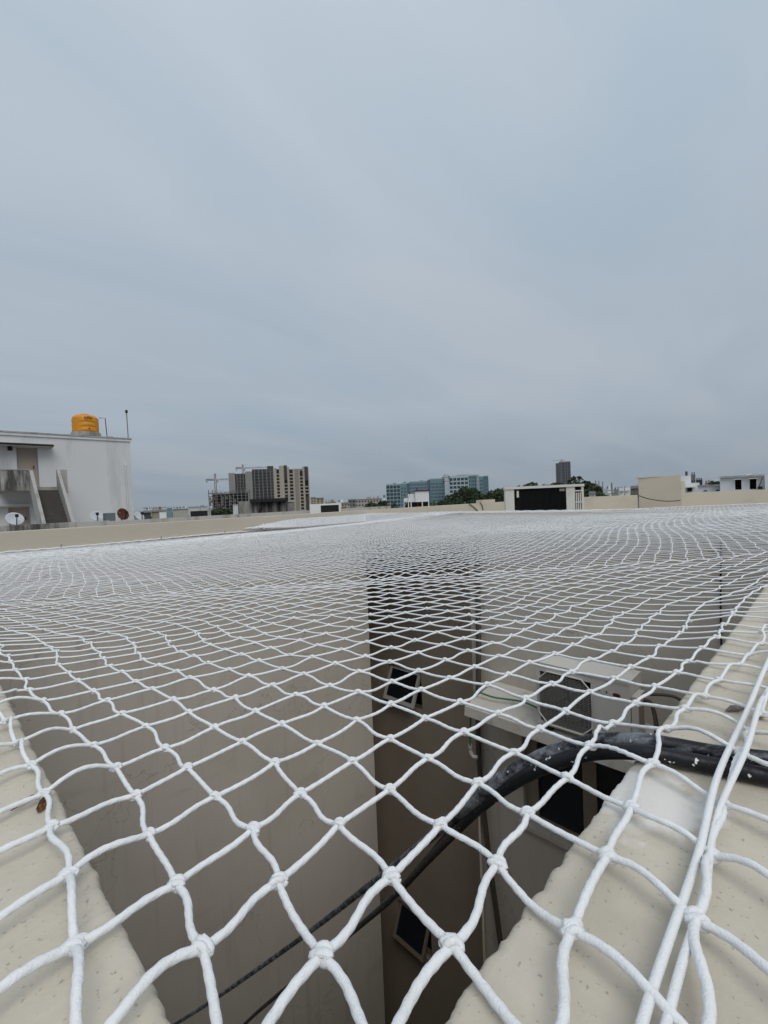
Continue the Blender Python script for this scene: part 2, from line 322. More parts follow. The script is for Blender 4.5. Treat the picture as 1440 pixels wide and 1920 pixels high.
# far parapets
xk = onY(1085, 932, D_)[0]; mb = MB(); mb.box(-6.0, xk, D_ + 0.001, D_ + 0.16, -0.301, 0.0); mb.build('parapet', M_par, house, label='long cream parapet beyond the net, top edge near eye level')
bx('parapet', M_par, house, NX + 0.213, xk, D_ + 0.002, D_ + 0.158, -1.2, -0.302)
a = onZ(1285, 924.5, 0.0); b = onZ(1448, 917.5, 0.0)
c0 = at(1197, 897, 11.0); c1 = at(1276, 893.5, 10.6)
def wall_between(p, q, thick, z0, z1, name, m, parent, **kw):
    d = np.array((q[0] - p[0], q[1] - p[1])); l = np.linalg.norm(d); d /= l; nrm = np.array((-d[1], d[0]))
    poly = [(p[0], p[1]), (q[0], q[1]), (q[0] + nrm[0] * thick, q[1] + nrm[1] * thick), (p[0] + nrm[0] * thick, p[1] + nrm[1] * thick)]
    return MB().prism(poly, 2, z0, z1).build(name, m, parent, **kw)
wall_between((xk + 0.002, D_ + 0.001), c0 + np.array((-0.02, 0.02, 0)), 0.16, -1.2, 0.0, 'parapet', M_par, house)
wall_between(a, b + (b - a) * 0.6, 0.16, -1.2, 0.0, 'parapet', M_par, house)
blk = wall_between(c0, c1, 0.22, -1.2, c0[2] + 0.006, 'raised_wall', M_par, house, label='taller cream wall block rising above the far parapet')
wall_between(c1 + np.array((0.004, -0.004, 0)), (a[0], a[1], 0), 0.2, -1.2, c0[2] - 0.11, 'wall', M_par, house)
wall_between(c0 + np.array((-0.03, 0.03, 0)), c1 + np.array((0.02, -0.02, 0)), 0.27, c0[2] + 0.008, c0[2] + 0.03, 'coping', M_slab, house)
cb = thing('sagging_cable', 'thin dark cable sagging across the taller cream wall block', 'cable', tuple(c0))
pts = spline([at(1197, 929, 10.9), at(1215, 935, 10.75), at(1240, 939, 10.65), at(1262, 939.5, 10.5), at(1276, 938, 10.4)], 24) - c0
MB().tube(pts, 0.012, 6).build('cable', M_rub, cb, smooth=True)

# ledge over the shaft window
led = thing('concrete_ledge', 'pale concrete ledge inside the shaft carrying the outdoor air conditioner', 'ledge')
MB().prism([(3.45, -1.90), (E_ - 0.001, -1.93), (E_ - 0.001, -1.75), (3.46, -1.815)], 1, 0.55, 2.45).build('slab', M_slab, led)
def vent(z0, z1, y0, y1, first):
    w = thing('vent_window', 'small top-hung vent window ajar beside the shaft corner' if first else 'dark lower vent window one storey below the other in the shaft', 'window', (NX, (y0 + y1) / 2, z0)); h = z1 - z0; b = (y1 - y0) / 2
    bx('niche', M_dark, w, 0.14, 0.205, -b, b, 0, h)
    fr = MB()
    for q in ((-b, -b + 0.035, 0, h), (b - 0.035, b, 0, h), (-b + 0.035, b - 0.035, 0, 0.035), (-b + 0.035, b - 0.035, h - 0.035, h)): fr.box(0.06, 0.10, *q)
    fr.build('frame', M_brown, w)
    rot = Matrix.Translation((0.055, 0, h - 0.03)) @ Matrix.Rotation(R(24), 4, 'Y')
    sash = MB()
    for q in ((-b + .04, -b + .085, -h + .07, 0), (b - .085, b - .04, -h + .07, 0), (-b + .085, b - .085, -h + .07, -h + .125), (-b + .085, b - .085, -0.045, 0)): sash.box(-0.018, 0.018, *q, m=rot)
    sa = sash.build('sash', M_frame if first else M_brown, w); MB().box(-0.004, 0.004, -b + .085, b - .085, -h + .125, -0.045, m=rot).build('pane', M_glass, sa)
for k, v in enumerate(VENTS): vent(v[2], v[3], v[0], v[1], k == 0)
w = thing('shaft_window', 'brown framed window with dark panes under the concrete ledge', 'window', (E_, WIN[0], WIN[2]))
wb, wh = WIN[1] - WIN[0], WIN[3] - WIN[2]
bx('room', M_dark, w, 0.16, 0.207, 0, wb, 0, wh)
fr = MB()
for q in ((0, 0.06, 0, wh), (wb - 0.13, wb, 0, wh), (0.06, wb - 0.13, 0, 0.06), (0.06, wb - 0.13, wh - 0.06, wh), (0.78, 0.90, 0.06, wh - 0.06)): fr.box(0.05, 0.11, *q)
fr.build('frame', M_brown, w)
for y0, y1 in ((0.06, 0.78), (0.90, wb - 0.13)): bx('pane', M_glass, w, 0.075, 0.085, y0, y1, 0.06, wh - 0.06)
bx('sill', M_slab, w, -0.05, 0.05, -0.04, wb + 0.04, -0.05, -0.002)

# pipes and cables on the shaft wall
p1 = thing('waste_pipe', 'dark crooked pipe running down the shaft wall beside the ledge', 'pipe', (E_, 2.60, -6))
MB().tube(spline([(-0.05, -0.02, 5.85), (-0.05, 0.0, 4.63), (-0.05, 0.05, 3.5), (-0.06, -0.02, 2.6), (-0.07, -0.14, 1.65), (-0.08, -0.3, 0.3), (-0.06, -0.34, -5)], 60), 0.028, 8).build('pipe', M_rub, p1, smooth=True)
for z in (5.2, 4.0, 2.9): bx('clip', M_brown, p1, -0.085, -0.0005, -0.02, 0.06, z, z + 0.03)
p2 = thing('conduit', 'thin cream conduit straight down the shaft wall', 'pipe', (E_, 2.685, -6))
MB().tube([(-0.018, 0, 3.6), (-0.018, 0, 0), (-0.018, 0, -6.5)], 0.013, 8).build('tube', M_par, p2, smooth=True)
p3 = thing('hanging_wire', 'black wire hanging down the shaft wall near the right parapet', 'wire', (E_, 0.56, -1))
MB().tube(spline([(-0.012, -0.01, 0.95), (-0.012, 0.0, 0.6), (-0.012, 0.008, 0.1), (-0.012, 0.0, -0.4)], 30), 0.006, 6).build('wire', M_black, p3, smooth=True)
g = thing('green_wire', 'green wire lying along the ledge and dropping over its end', 'wire', (3.7, 2.3, -1.75))
MB().tube(spline([(-0.02, -0.55, 0.0), (0.02, -0.3, 0.01), (-0.05, -0.05, 0.005), (-0.06, 0.16, 0.0), (-0.08, 0.19, -0.16), (-0.1, 0.2, -0.42), (-0.12, 0.19, -0.5)], 50), 0.008, 6).build('wire', M_green, g, smooth=True)
el = thing('drain_elbow', 'small white pipe elbow dangling below the ledge end', 'pipe', (3.6, 2.5, -2.3))
MB().tube(spline([(0, 0, 0.05), (0, 0.0, -0.02), (0.0, -0.03, -0.06), (0, -0.07, -0.05)], 20), 0.018, 8).build('elbow', M_frame, el, smooth=True)

# outdoor unit on the ledge
ac = thing('shaft_air_conditioner', 'old cream outdoor air conditioner with round-cornered fan grille on the shaft ledge', 'air conditioner', (3.5, 1.04, -1.765))
AW, AH, AD = 0.71, 0.49, 0.27                       # width along y, height, depth along x
yc, zc_, ry, rz_ = 0.475, 0.235, 0.205, 0.205
body = holes_wall(MB(), 0, 0.0, 0.02, 0, AW, 0, AH, [(yc - ry, yc + ry, zc_ - rz_, zc_ + rz_)])
body.box(0.02, AD, 0, 0.012, 0, AH); body.box(0.02, AD, AW - 0.012, AW, 0, AH); body.box(0.02, AD, 0.012, AW - 0.012, 0, 0.012); body.box(AD - 0.012, AD, 0.012, AW - 0.012, 0.012, AH)
body.build('casing', M_acw, ac)
bx('lid', M_acw, ac, -0.006, AD + 0.004, -0.004, AW + 0.004, AH + 0.001, AH + 0.022)
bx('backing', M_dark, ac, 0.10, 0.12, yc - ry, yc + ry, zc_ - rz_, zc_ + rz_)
gr = MB()
def oct_(sy, sz, ch): return [(yc - sy + ch, zc_ - sz), (yc + sy - ch, zc_ - sz), (yc + sy, zc_ - sz + ch), (yc + sy, zc_ + sz - ch), (yc + sy - ch, zc_ + sz), (yc - sy + ch, zc_ + sz), (yc - sy, zc_ + sz - ch), (yc - sy, zc_ - sz + ch)]
o_ = oct_(0.212, 0.215, 0.075); rim = MB(); rim.tube([(-0.008, *p) for p in o_ + o_[:1]], 0.007, 6); rim.build('grille_rim', M_acw, ac)
rows = 30
for k in range(rows):
    z = zc_ - 0.2 + 0.4 * (k + 0.5) / rows; dz = abs(z - zc_); hw = 0.205 - max(0, dz - 0.135)
    gr.box(-0.008, -0.003, yc - hw, yc + hw, z - 0.0025, z + 0.0025)
for k in range(12):
    y = yc - 0.2 + 0.4 * (k + 0.5) / 12; dy = abs(y - yc); hh = 0.205 - max(0, dy - 0.135)
    gr.box(-0.0025, 0.001, y - 0.002, y + 0.002, zc_ - hh, zc_ + hh)
gr.build('grille', M_acg, ac, kind='stuff')
fan = MB()
for k in range(3):
    a0 = k * 2.094; fan.prism([(yc + 0.03 * math.cos(a0), zc_ + 0.03 * math.sin(a0)), (yc + 0.17 * math.cos(a0 - 0.5), zc_ + 0.17 * math.sin(a0 - 0.5)), (yc + 0.18 * math.cos(a0 + 0.1), zc_ + 0.18 * math.sin(a0 + 0.1)), (yc + 0.15 * math.cos(a0 + 0.7), zc_ + 0.15 * math.sin(a0 + 0.7)), (yc + 0.03 * math.cos(a0 + 1.5), zc_ + 0.03 * math.sin(a0 + 1.5))], 0, 0.055 + 0.004 * k, 0.062 + 0.004 * k)
fan.build('fan', M_acg, ac)
for y, z, sy, sz in ((0.215, 0.405, 0.016, 0.012), (0.155, 0.40, 0.005, 0.010), (0.085, 0.395, 0.028, 0.014)):
    MB().prism([(y + sy * math.cos(t), z + sz * math.sin(t)) for t in np.linspace(0, 2 * math.pi, 14, endpoint=False)], 0, -0.003, -0.0005).build('emblem', M_red, ac)
for y in (0.08, AW - 0.12): bx('foot', M_dark, ac, 0.0, AD, y, y + 0.05, -0.03, -0.001)
bx('valve_cover', M_acw, ac, 0.03, 0.2, -0.045, -0.005, 0.06, 0.40)
bx('valve_box', M_brown, ac, 0.06, 0.12, -0.062, -0.046, 0.18, 0.36)
pc = thing('coolant_hose', 'dark insulated hoses looping from the side of the ledge air conditioner', 'hose', (3.6, 0.93, -1.76))
for k, off in enumerate((0.0, 0.03)):
    MB().tube(spline([(0.02, 0.05, 0.36 - off), (0.03, 0.0, 0.33), (0.0 + off, -0.03, 0.15), (0.02, 0.02, 0.02), (0.1, 0.0, -0.0 + off)], 30), 0.013, 7).build('hose', M_rub, pc, smooth=True)
MB().tube(spline([(0.02, 0.05, 0.40), (0.08, -0.16, 0.40), (0.1, -0.26, 0.2), (0.05, -0.16, 0.06), (0.02, 0.0, 0.02)], 40), 0.011, 7).build('hose', M_rub, pc, smooth=True)

# ------------------------------------------------------------------ the net
HALF = np.array([0.0265, 0.0235, 0.0235, 0.0235, 0.0225, 0.0215, 0.0213, 0.021, 0.0208, 0.0205, 0.0203, 0.02, 0.0198, 0.0195, 0.0193, 0.019])
def row_depths():
    t = [0.124 - 4 * 0.027, 0.124 - 3 * 0.027, 0.124 - 2 * 0.027, 0.124 - 0.027, 0.124]; k = 0
    while t[-1] < 6.3: t.append(t[-1] + (HALF[k] if k < len(HALF) else 0.0195)); k += 1
    return np.array(t)
TROW = row_depths()
def half_w(t): return 0.5 * np.interp(t, [0.0, 0.124, 0.15, 0.175, 0.2, 0.31, 0.6, 1.2, 6], [0.0335, 0.034, 0.0355, 0.0365, 0.0378, 0.0425, 0.0465, 0.047, 0.047])
def sstep(x, a, b): x = np.clip((x - a) / (b - a), 0, 1); return x * x * (3 - 2 * x)
def net_z(X, Y, s, t):
    u = np.clip(X / E_, 0, 1); v = np.clip(Y / D_, 0, 1)
    zL = np.interp(Y, [0, 0.5, 1.5, 4.3], [0.004, 0.002, -0.045, -0.145]); zB = 0.004
    zE = np.interp(Y, [0, 0.5, 1.5, 3.2, 3.75, 4.3], [0.004, -0.010, -0.040, -0.044, -0.080, -0.145]); zD = -0.145
    z = (1 - u) * zL + u * zE + (1 - v) * zB + v * zD - ((1 - u) * (1 - v) * 0.004 + u * (1 - v) * 0.004 + (1 - u) * v * -0.145 + u * v * -0.145)
    inside = (X > 0) & (Y > 0)
    z = z - np.where(inside, 0.045 * np.sqrt(np.clip((1 - np.exp(-np.maximum(X, 0))) * (1 - np.exp(-np.maximum(Y, 0))) * (1 - np.exp(-2 * np.maximum(E_ - X, 0))) * (1 - np.exp(-2 * np.maximum(D_ - Y, 0))), 0, 1)), 0)
    ts = 0.86 + 0.06 * np.abs(s) ** 1.5                                      # the seam between the two net panels
    z = z - np.where(inside, 0.003 * np.exp(-((t - ts) / 0.05) ** 2) * sstep(np.minimum(X, Y), 0.0, 0.15), 0)
    q = (np.abs(s) - 0.31) * -0.614 + (t - 0.39) * 0.789
    dip = 0.005 * sstep(q, 0.0, 0.10) * (1 - sstep(q, 0.12, 0.34)) * sstep(np.abs(s), 0.14, 0.30)
    z = z - np.where(inside, dip * sstep(np.minimum(X, Y), 0.0, 0.03), 0)
    z = z + np.where(inside & (t > 0.9), 0.0015 * np.sin(s * 5.2 + t * 2.1), 0) * sstep(np.minimum.reduce([X, Y, E_ - X, D_ - Y]), 0.0, 0.4)
    return z
def zhit(px, py, z): return onZ(px, py, z)
CA_PTS = [zhit(1560, 1434, 0.0046), zhit(1440, 1424, 0.0046), zhit(1340, 1412, 0.0046), zhit(1262, 1398, 0.0050), zhit(1190, 1388, 0.0050), zhit(1110, 1392, -0.001), zhit(1030, 1413, -0.011), zhit(965, 1445, -0.025), zhit(900, 1492, -0.048), zhit(850, 1532, -0.075), at(780, 1592, 0.42), at(690, 1662, 0.56), at(560, 1762, 0.76), at(400, 1875, 1.0), at(250, 1975, 1.3), at(100, 2100, 1.9)]
CB_PTS = [zhit(1560, 1478, 0.0044), zhit(1440, 1456, 0.0044), zhit(1340, 1436, 0.0044), zhit(1262, 1420, 0.0048), zhit(1195, 1410, 0.0044), zhit(1110, 1412, -0.003), zhit(1030, 1434, -0.014), zhit(965, 1466, -0.030), zhit(905, 1508, -0.054), zhit(858, 1552, -0.085), at(800, 1614, 0.42), at(728, 1690, 0.55), at(640, 1765, 0.72), at(545, 1845, 0.88), at(440, 1940, 1.1), at(340, 2060, 1.5)]
CABLES = np.vstack([spline(CA_PTS, 240)[:110], spline(CB_PTS, 240)[:110]])
def drape(P, r, reach=0.009, gap=0.0046):
    """lift net points that would cut through the cables lying on the parapet"""
    sel = np.where((P[:, 1] < 0.2) & (P[:, 0] < 0.6) & (P[:, 1] > -0.2))[0]
    if len(sel):
        d = np.linalg.norm(P[sel][:, None, :2] - CABLES[None, :, :2], axis=2); k = d.argmin(1); dm = d.min(1)
        need = CABLES[k, 2] + (gap + r) - 0.6 * np.maximum(0, dm - 0.004)
        P[sel, 2] = np.where(dm < 0.016, np.maximum(P[sel, 2], need), P[sel, 2])
    return P
def seam_t(s): return 0.86 + 0.05 * np.abs(s) ** 1.5
def make_panel(TR, wfun, s0, NC, phase, near_panel):
    """knot positions of one net panel, with the mask of the knots it really has"""
    I = np.arange(-NC, NC + 1); J = np.arange(len(TR)); JJ, II = np.meshgrid(J, I, indexing='ij')
    tt = TR[JJ]; ss = s0 + II * wfun(tt)
    jit = np.interp(tt, [0.1, 0.4, 1.0], [0.0010, 0.0012, 0.0016])
    wav = sstep(tt, 0.25, 0.6) * (1.0 if near_panel else 0.35); jit = jit if near_panel else jit * 0.4
    ss, tt = ss + RNG.normal(0, 1, ss.shape) * jit + 0.003 * np.sin(tt * 31 + II * 0.35) * wav, tt + RNG.normal(0, 1, ss.shape) * jit + 0.006 * np.sin(II * 0.41 + 1.0) * wav
    if near_panel: ss = ss - np.sign(ss) * 0.042 * sstep(np.abs(ss), 0.10, 0.30) * sstep(tt, 0.37, 0.53) * (1 - sstep(tt, 0.60, 0.86))
    if not near_panel: ss = ss + 0.05 * np.sin(tt * 1.7 + 0.6) * sstep(tt, 0.9, 1.6) + 0.02 * np.sin(ss * 2.3 + tt)
    KX = G0[0] + ss * R2[0] + tt * F2[0]; KY = G0[1] + ss * R2[1] + tt * F2[1]
    KZ = net_z(KX, KY, ss, tt) + RNG.normal(0, 1, ss.shape) * 0.0006
    onpar = ((KX < 0.006) & (KY < 0.75)) | (KY < 0.006)
    KZ = np.where(onpar, np.maximum(KZ, 0.0032) + np.abs(RNG.normal(0, 0.0014, ss.shape)), KZ)
    KZ = np.where((KX > E_ - 0.02) & (KY < 3.3), np.maximum(KZ, -0.046), KZ)
    ok = (KX > np.where(KY < 0.75, -0.21, 0.008)) & (KY > -0.15) & (KY < D_ - 0.008) & (KX < np.where(KY < 3.3, E_ + 0.14, E_ - 0.01)) & ((II + JJ + phase) % 2 == 0)
    ok &= (tt < seam_t(ss) + 0.008) if near_panel else (tt > seam_t(ss) - 0.008)
    KP = drape(np.stack([KX, KY, KZ], -1).reshape(-1, 3), 0.0015).reshape(*KX.shape, 3)
    return I, ss, tt, KP, ok
def rad(t): return np.interp(t, [0.1, 0.17, 0.25, 0.4, 1.2, 3.0], [0.00136, 0.00106, 0.00093, 0.00088, 0.00098, 0.00108])

net = thing('bird_net', 'white knotted diamond mesh net stretched over the building shaft', 'net', (0, 0, 0))
TROW2 = np.arange(0.84, 6.3, 0.0256)
PANELS = [(TROW[TROW < 1.25], 0, *make_panel(TROW[TROW < 1.25], half_w, -0.0212, 60, 0, True)),
          (TROW2, 1, *make_panel(TROW2, lambda t: 0.0164 + 0 * t, -0.0100, 235, 1, False))]
for TR, phase, I, ss, tt, KP, ok in PANELS:
  for j in range(len(TR) - 1):
    t0 = TR[j]
    if t0 < 0.34: m_, sides = 28, 12
    elif t0 < 0.5: m_, sides = 9, 8
    elif t0 < 1.0: m_, sides = 6, 6
    elif t0 < 2.2: m_, sides = 4, 5
    else: m_, sides = 2, 4
    cols = np.where((I + j + phase) % 2 == 0, j, j + 1)
    P = KP[cols, np.arange(len(I))]; good = ok[cols, np.arange(len(I))]; tl = tt[cols, np.arange(len(I))]
    idx = np.where(good)[0]
    if len(idx) < 2: continue
    for run in np.split(idx, np.where(np.diff(idx) > 1)[0] + 1):
        if len(run) < 2: continue
        A, B = P[run[:-1]], P[run[1:]]; d = B - A; nrm = np.stack([-d[:, 1], d[:, 0], np.zeros(len(d))], -1); ln = np.linalg.norm(nrm, axis=1)[:, None] + 1e-9; nrm /= ln
        tau = np.arange(m_) / m_
        amp = (0.0011 if t0 < 1.2 else 0.0014) * RNG.uniform(-0.2, 1.2, len(d)) * np.where(np.arange(len(d)) % 2 == 0, 1, -1)
        bow = RNG.normal(0, 0.0007, len(d)); lift = -np.abs(RNG.normal(0, 0.0006, len(d)))
        par = (A[:, 0] < 0.0) | (A[:, 1] < 0.0); lift = np.where(par, np.abs(RNG.normal(0, 0.003, len(d))), lift)
        Q = A[:, None, :] + d[:, None, :] * tau[None, :, None] + nrm[:, None, :] * (amp[:, None] * np.sin(2 * math.pi * tau)[None, :] + bow[:, None] * np.sin(math.pi * tau)[None, :])[:, :, None]
        Q[:, :, 2] += lift[:, None] * np.sin(math.pi * tau)[None, :]
        Q = np.vstack([Q.reshape(-1, 3), B[-1:]])
        Q[:, 2] = np.where((((Q[:, 0] < 0.006) & (Q[:, 1] < 0.75)) | (Q[:, 1] < 0.006)) & (Q[:, 2] < 0.0022), 0.0022, Q[:, 2])
        Q = drape(Q, 0.0012)
        rr = np.repeat(rad(tl[run[:-1]]), m_); rr = np.append(rr, rr[-1]) * (1 + 0.05 * np.convolve(RNG.normal(0, 1, len(Q)), np.ones(5) / 5, 'same') * (1 if m_ > 10 else 0.6))
        v, f = tube(Q, rr, sides, 0.07 if t0 < 0.34 else 0.0)
        link('twine', quad_mesh('twine', v, f), M_net, net)

def knot_mesh(seed):
    rng = random.Random(seed); mb = MB()
    prof = [(0.0004, -0.0027), (0.0023, -0.0019), (0.0033, 0.0), (0.0024, 0.0018), (0.0004, 0.0025)]
    mb.lathe(prof, 0, 0, 10, lambda r, z, a: r * (1 + 0.10 * math.cos(2 * a)))
    def loop(cx, cz, ax, az, y0, tilt, a0, a1, n):
        return [(cx + ax * math.cos(t), y0 + tilt * math.cos(t) + 0.0006 * math.sin(2 * t), cz + az * math.sin(t)) for t in np.linspace(a0, a1, n)]
    mb.tube(loop(0, 0, 0.0033 + rng.uniform(-.0003, .0003), 0.0017, -0.0009, 0.0010 * rng.choice((-1, 1)), 0, 2 * math.pi, 15), 0.00160, 7)
    mb.tube(loop(0.0003, 0.0002, 0.0027, 0.0023, 0.0014, -0.0008, -0.3, math.pi + 0.3, 9), 0.00145, 7)
    mb.tube([(-0.0032, 0.0012, 0.0004), (-0.0010, -0.0014, 0.0019), (0.0012, -0.0020, 0.0019), (0.0034, 0.0010, 0.0002)], 0.00135, 7)
    me = bpy.data.meshes.new('knot'); me.from_pydata(np.concatenate(mb.v).tolist(), [], mb.f); me.polygons.foreach_set('use_smooth', [True] * len(me.polygons)); me.update(); me.materials.append(M_net); return me
KM = [knot_mesh(s) for s in range(4)]
KPall = np.vstack([p[5][p[6]] for p in PANELS]); Sall = np.concatenate([p[3][p[6]] for p in PANELS]); Tall = np.concatenate([p[4][p[6]] for p in PANELS])
dist = np.hypot(Sall, Tall); inview = (Tall > 0.09) & (np.abs(Sall) < 0.95 * Tall + 0.01)
order = np.argsort(np.where(inview, dist, 1e9)); near = order[:300]; rest = order[300:]
for k in near:
    o = bpy.data.objects.new('knot', KM[int(k) * 7 % 4]); COL.objects.link(o); o.parent = net
    o.location = KPall[k]; sc = float(rad(Tall[k])) / 0.00165; o.scale = (sc, sc, sc * 0.95)
    o.rotation_euler = (random.uniform(-.25, .25), random.uniform(-.25, .25), YAW + random.uniform(-.35, .35) + (math.pi if random.random() < .4 else 0))
oc = np.array([(1, 0, 0), (0.3, 0.9, 0), (-0.8, 0.6, 0), (-0.8, -0.6, 0), (0.3, -0.9, 0), (0, 0, 0.85), (0, 0, -0.85)]); of = np.array([(0, 1, 5), (1, 2, 5), (2, 3, 5), (3, 4, 5), (4, 0, 5), (1, 0, 6), (2, 1, 6), (3, 2, 6), (4, 3, 6), (0, 4, 6)])
C_ = KPall[rest]; rr = rad(Tall[rest]) * np.interp(Tall[rest], [0.5, 2], [2.1, 1.8])
V = (C_[:, None, :] + oc[None] * rr[:, None, None] * RNG.uniform(0.85, 1.15, (len(rest), 7, 1))).reshape(-1, 3); F = (of[None] + (np.arange(len(rest)) * 7)[:, None, None]).reshape(-1, 3)
link('far_knots', quad_mesh('far_knots', V, F), M_net, net, kind='stuff')

# border ropes
def rope(pts, r, n=200, wob=0.002, parent=net):
    P = spline(pts, n); k = np.arange(len(P)); P = P + np.stack([np.sin(k * .7), np.sin(k * .9 + 1), np.abs(np.sin(k * .5))], -1) * wob
    return link('border_rope', quad_mesh('border_rope', *tube(P, r, 8)), M_net, parent)
rope([(0.03, -0.040, 0.007), (0.075, -0.0365, 0.0065), (0.135, -0.035, 0.006), (0.182, -0.033, 0.010), (0.25, -0.0345, 0.013), (0.357, -0.033, 0.008), (0.7, -0.035, 0.006), (1.6, -0.036, 0.006), (3.95, -0.036, 0.006)], 0.00125, 600, 0.0)
rope([(0.03, -0.043, 0.005), (0.085, -0.040, 0.006), (0.12, -0.0395, 0.006), (0.16, -0.036, 0.006), (0.20, -0.040, 0.016), (0.25, -0.039, 0.016), (0.30, -0.037, 0.006), (0.36, -0.040, 0.006), (0.7, -0.041, 0.006), (1.6, -0.042, 0.006), (3.95, -0.042, 0.006)], 0.00115, 600, 0.0)
rope([(0.0, D_ - 0.012, -0.145), (1.0, D_ - 0.012, -0.150), (2.0, D_ - 0.012, -0.142), (3.0, D_ - 0.012, -0.148), (E_ - 0.01, D_ - 0.014, -0.146)], 0.006, 260, 0.004)
rope([(E_ + 0.13, 0.0, -0.042), (E_ + 0.13, 1.1, -0.042), (E_ + 0.13, 2.4, -0.042), (E_ + 0.10, 3.3, -0.042)], 0.005, 200, 0.005)
sv = np.linspace(-0.98, 0.98, 320); tv = seam_t(sv) + 0.003 * np.sin(sv * 95); sx = G0[0] + sv * R2[0] + tv * F2[0]; sy = G0[1] + sv * R2[1] + tv * F2[1]
SP = np.stack([sx, sy, net_z(sx, sy, sv, tv) + 0.002 + 0.0015 * np.sin(sv * 130)], -1); SP = SP[(sx > 0.008) & (sy > 0.01)]
link('seam_cord', quad_mesh('seam_cord', *tube(SP, 0.0012, 6)), M_net, net)
# spare net bundled along the far corner
mb = MB(); rng = np.random.default_rng(5)
for k in range(30):
    n = 260; X = np.linspace(2.3 + 0.05 * abs(k - 15) * 0.5 * rng.uniform(0.5, 1.5), E_ - 0.012, n); w_ = sstep(X, 2.2, 3.0); q = k / 29
    z = -0.128 + 0.078 * q * (0.35 + 0.65 * w_) + 0.005 * np.sin(X * 150 + k * math.pi) + rng.normal(0, 0.002, n); y = D_ - 0.012 - (0.03 + 0.22 * (1 - q)) * w_ + rng.normal(0, 0.003, n)
    mb.add(*tube(np.stack([X, y, z], -1), 0.0030, 4))
for k in range(30):
    n = 200; q = k / 29; Y = np.linspace(2.75 + 0.06 * abs(k - 15) * 0.5 * rng.uniform(0.5, 1.5), D_ - 0.012, n); w_ = sstep(Y, 2.7, 3.6)
    z = -0.046 - 0.085 * (1 - q) * w_ + 0.004 * np.sin(Y * 150 + k * 3.1) + 0.004 * q + rng.normal(0, 0.002, n); x = E_ - 0.012 - 0.22 * (1 - q) * w_ + (0.05 * max(0, q - 0.75) * 4) + rng.normal(0, 0.003, n)
    mb.add(*tube(np.stack([x, Y, z], -1), 0.0030, 4))
mb.build('folded_net', M_net, net, smooth=True, kind='stuff')
hk = MB()
for k, X in enumerate((0.75, 1.5, 2.1)): MB().tube([(X, D_ + 0.001, -0.135), (X, D_ - 0.02, -0.135), (X, D_ - 0.024, -0.12)], 0.003, 6).build('hook', M_brown, net)

# ------------------------------------------------------------------ black cables over the right parapet, under the net
cA = CA_PTS; cB = CB_PTS
for pts, r, mm, lab in ((cA, 0.0037, M_cab, 'paint-smeared black cable under the net, the upper one over the right parapet'), (cB, 0.0035, M_cab2, 'black cable with white paint specks, the lower of the pair over the right parapet')):
    c = link('black_cable', quad_mesh('black_cable', *tube(spline(pts, 260), r, 14)), mm, None, label=lab, cat='cable', group='cables over the parapet')

# bits on the parapet tops
def flake(name, px, py, m, label, cat, rx, ry, h, seed, rz=0.0):
    rng = random.Random(seed); c = zhit(px, py, 0.002); mb = MB(); k = 16; v = [(0, 0, h)]
    for ring, f_ in ((0.55, 0.8), (1.0, 0.0)):
        for i in range(k):
            a = 2 * math.pi * i / k; q = 1 + 0.35 * math.sin(2 * a + seed) + 0.25 * math.sin(5 * a + seed * 2) + rng.uniform(-.15, .15)
            x, y = rx * ring * q * math.cos(a), ry * ring * q * math.sin(a); v.append((x * math.cos(rz) - y * math.sin(rz), x * math.sin(rz) + y * math.cos(rz), h * f_ * rng.uniform(.5, 1.2) if f_ else -0.001))
    f = [(0, 1 + i, 1 + (i + 1) % k) for i in range(k)] + [(1 + i, 1 + k + i, 1 + k + (i + 1) % k, 1 + (i + 1) % k) for i in range(k)] + [tuple(range(1 + k, 1 + 2 * k))[::-1]]
    o = mb.add(v, f).build(name, m, None, smooth=True, label=label, cat=cat); o.location = c; return o
M_chip = mat('grey_chip', (0.22, 0.20, 0.18), 0.9, 0.3, 200)
M_rust = mat('rusty_scrap', (0.06, 0.03, 0.018), 0.9, 0, 1, (0.30, 0.13, 0.04), 220, 0.5, 0.6)
flake('mortar_chip', 1378, 1327, M_chip, 'grey mortar chip lying on the right parapet behind the cables', 'debris', 0.0042, 0.0022, 0.0016, 1, -0.8)
flake('mortar_crumb', 1426, 1341, M_rust, 'tiny dark crumb at the right edge beside the border rope', 'debris', 0.0016, 0.0014, 0.0018, 4)
flake('rusty_nail_stub', 82, 1508, M_rust, 'rusty brown scrap stuck on the left parapet', 'debris', 0.0026, 0.0020, 0.003, 6)
flake('soot_flake', 48, 1500, M_black, 'thin black flake beside the rusty scrap on the left parapet', 'debris', 0.004, 0.0006, 0.0008, 2, 0.4)

# ------------------------------------------------------------------ outdoor unit with black coil behind the far parapet
p0, p1 = at(948, 940, 5.62), at(1095, 940, 5.44); acw = float(np.hypot(*(p1 - p0)[:2])); ang = math.atan2(p1[1] - p0[1], p1[0] - p0[0])
ztop = at(948, 913.5, 5.62)[2]; acb = ztop - 0.66
ac2 = thing('roof_air_conditioner', 'large cream air conditioner showing its black coil behind the far parapet', 'air conditioner', (p0[0], p0[1], acb), ang)
h2 = 0.66; s_ = acw / 147.0; d2 = 0.34
c1_, c2_, c3_, c4_ = 17 * s_, 115 * s_, 131 * s_, 143 * s_
bx('side_panel', M_acw, ac2, 0, c1_, 0, d2, 0, h2 - 0.03); bx('service_panel', M_acw, ac2, c2_, c3_, 0.0, d2, 0, h2 - 0.03); bx('corner_post', M_acw, ac2, c4_, acw, 0, d2, 0, h2 - 0.03)
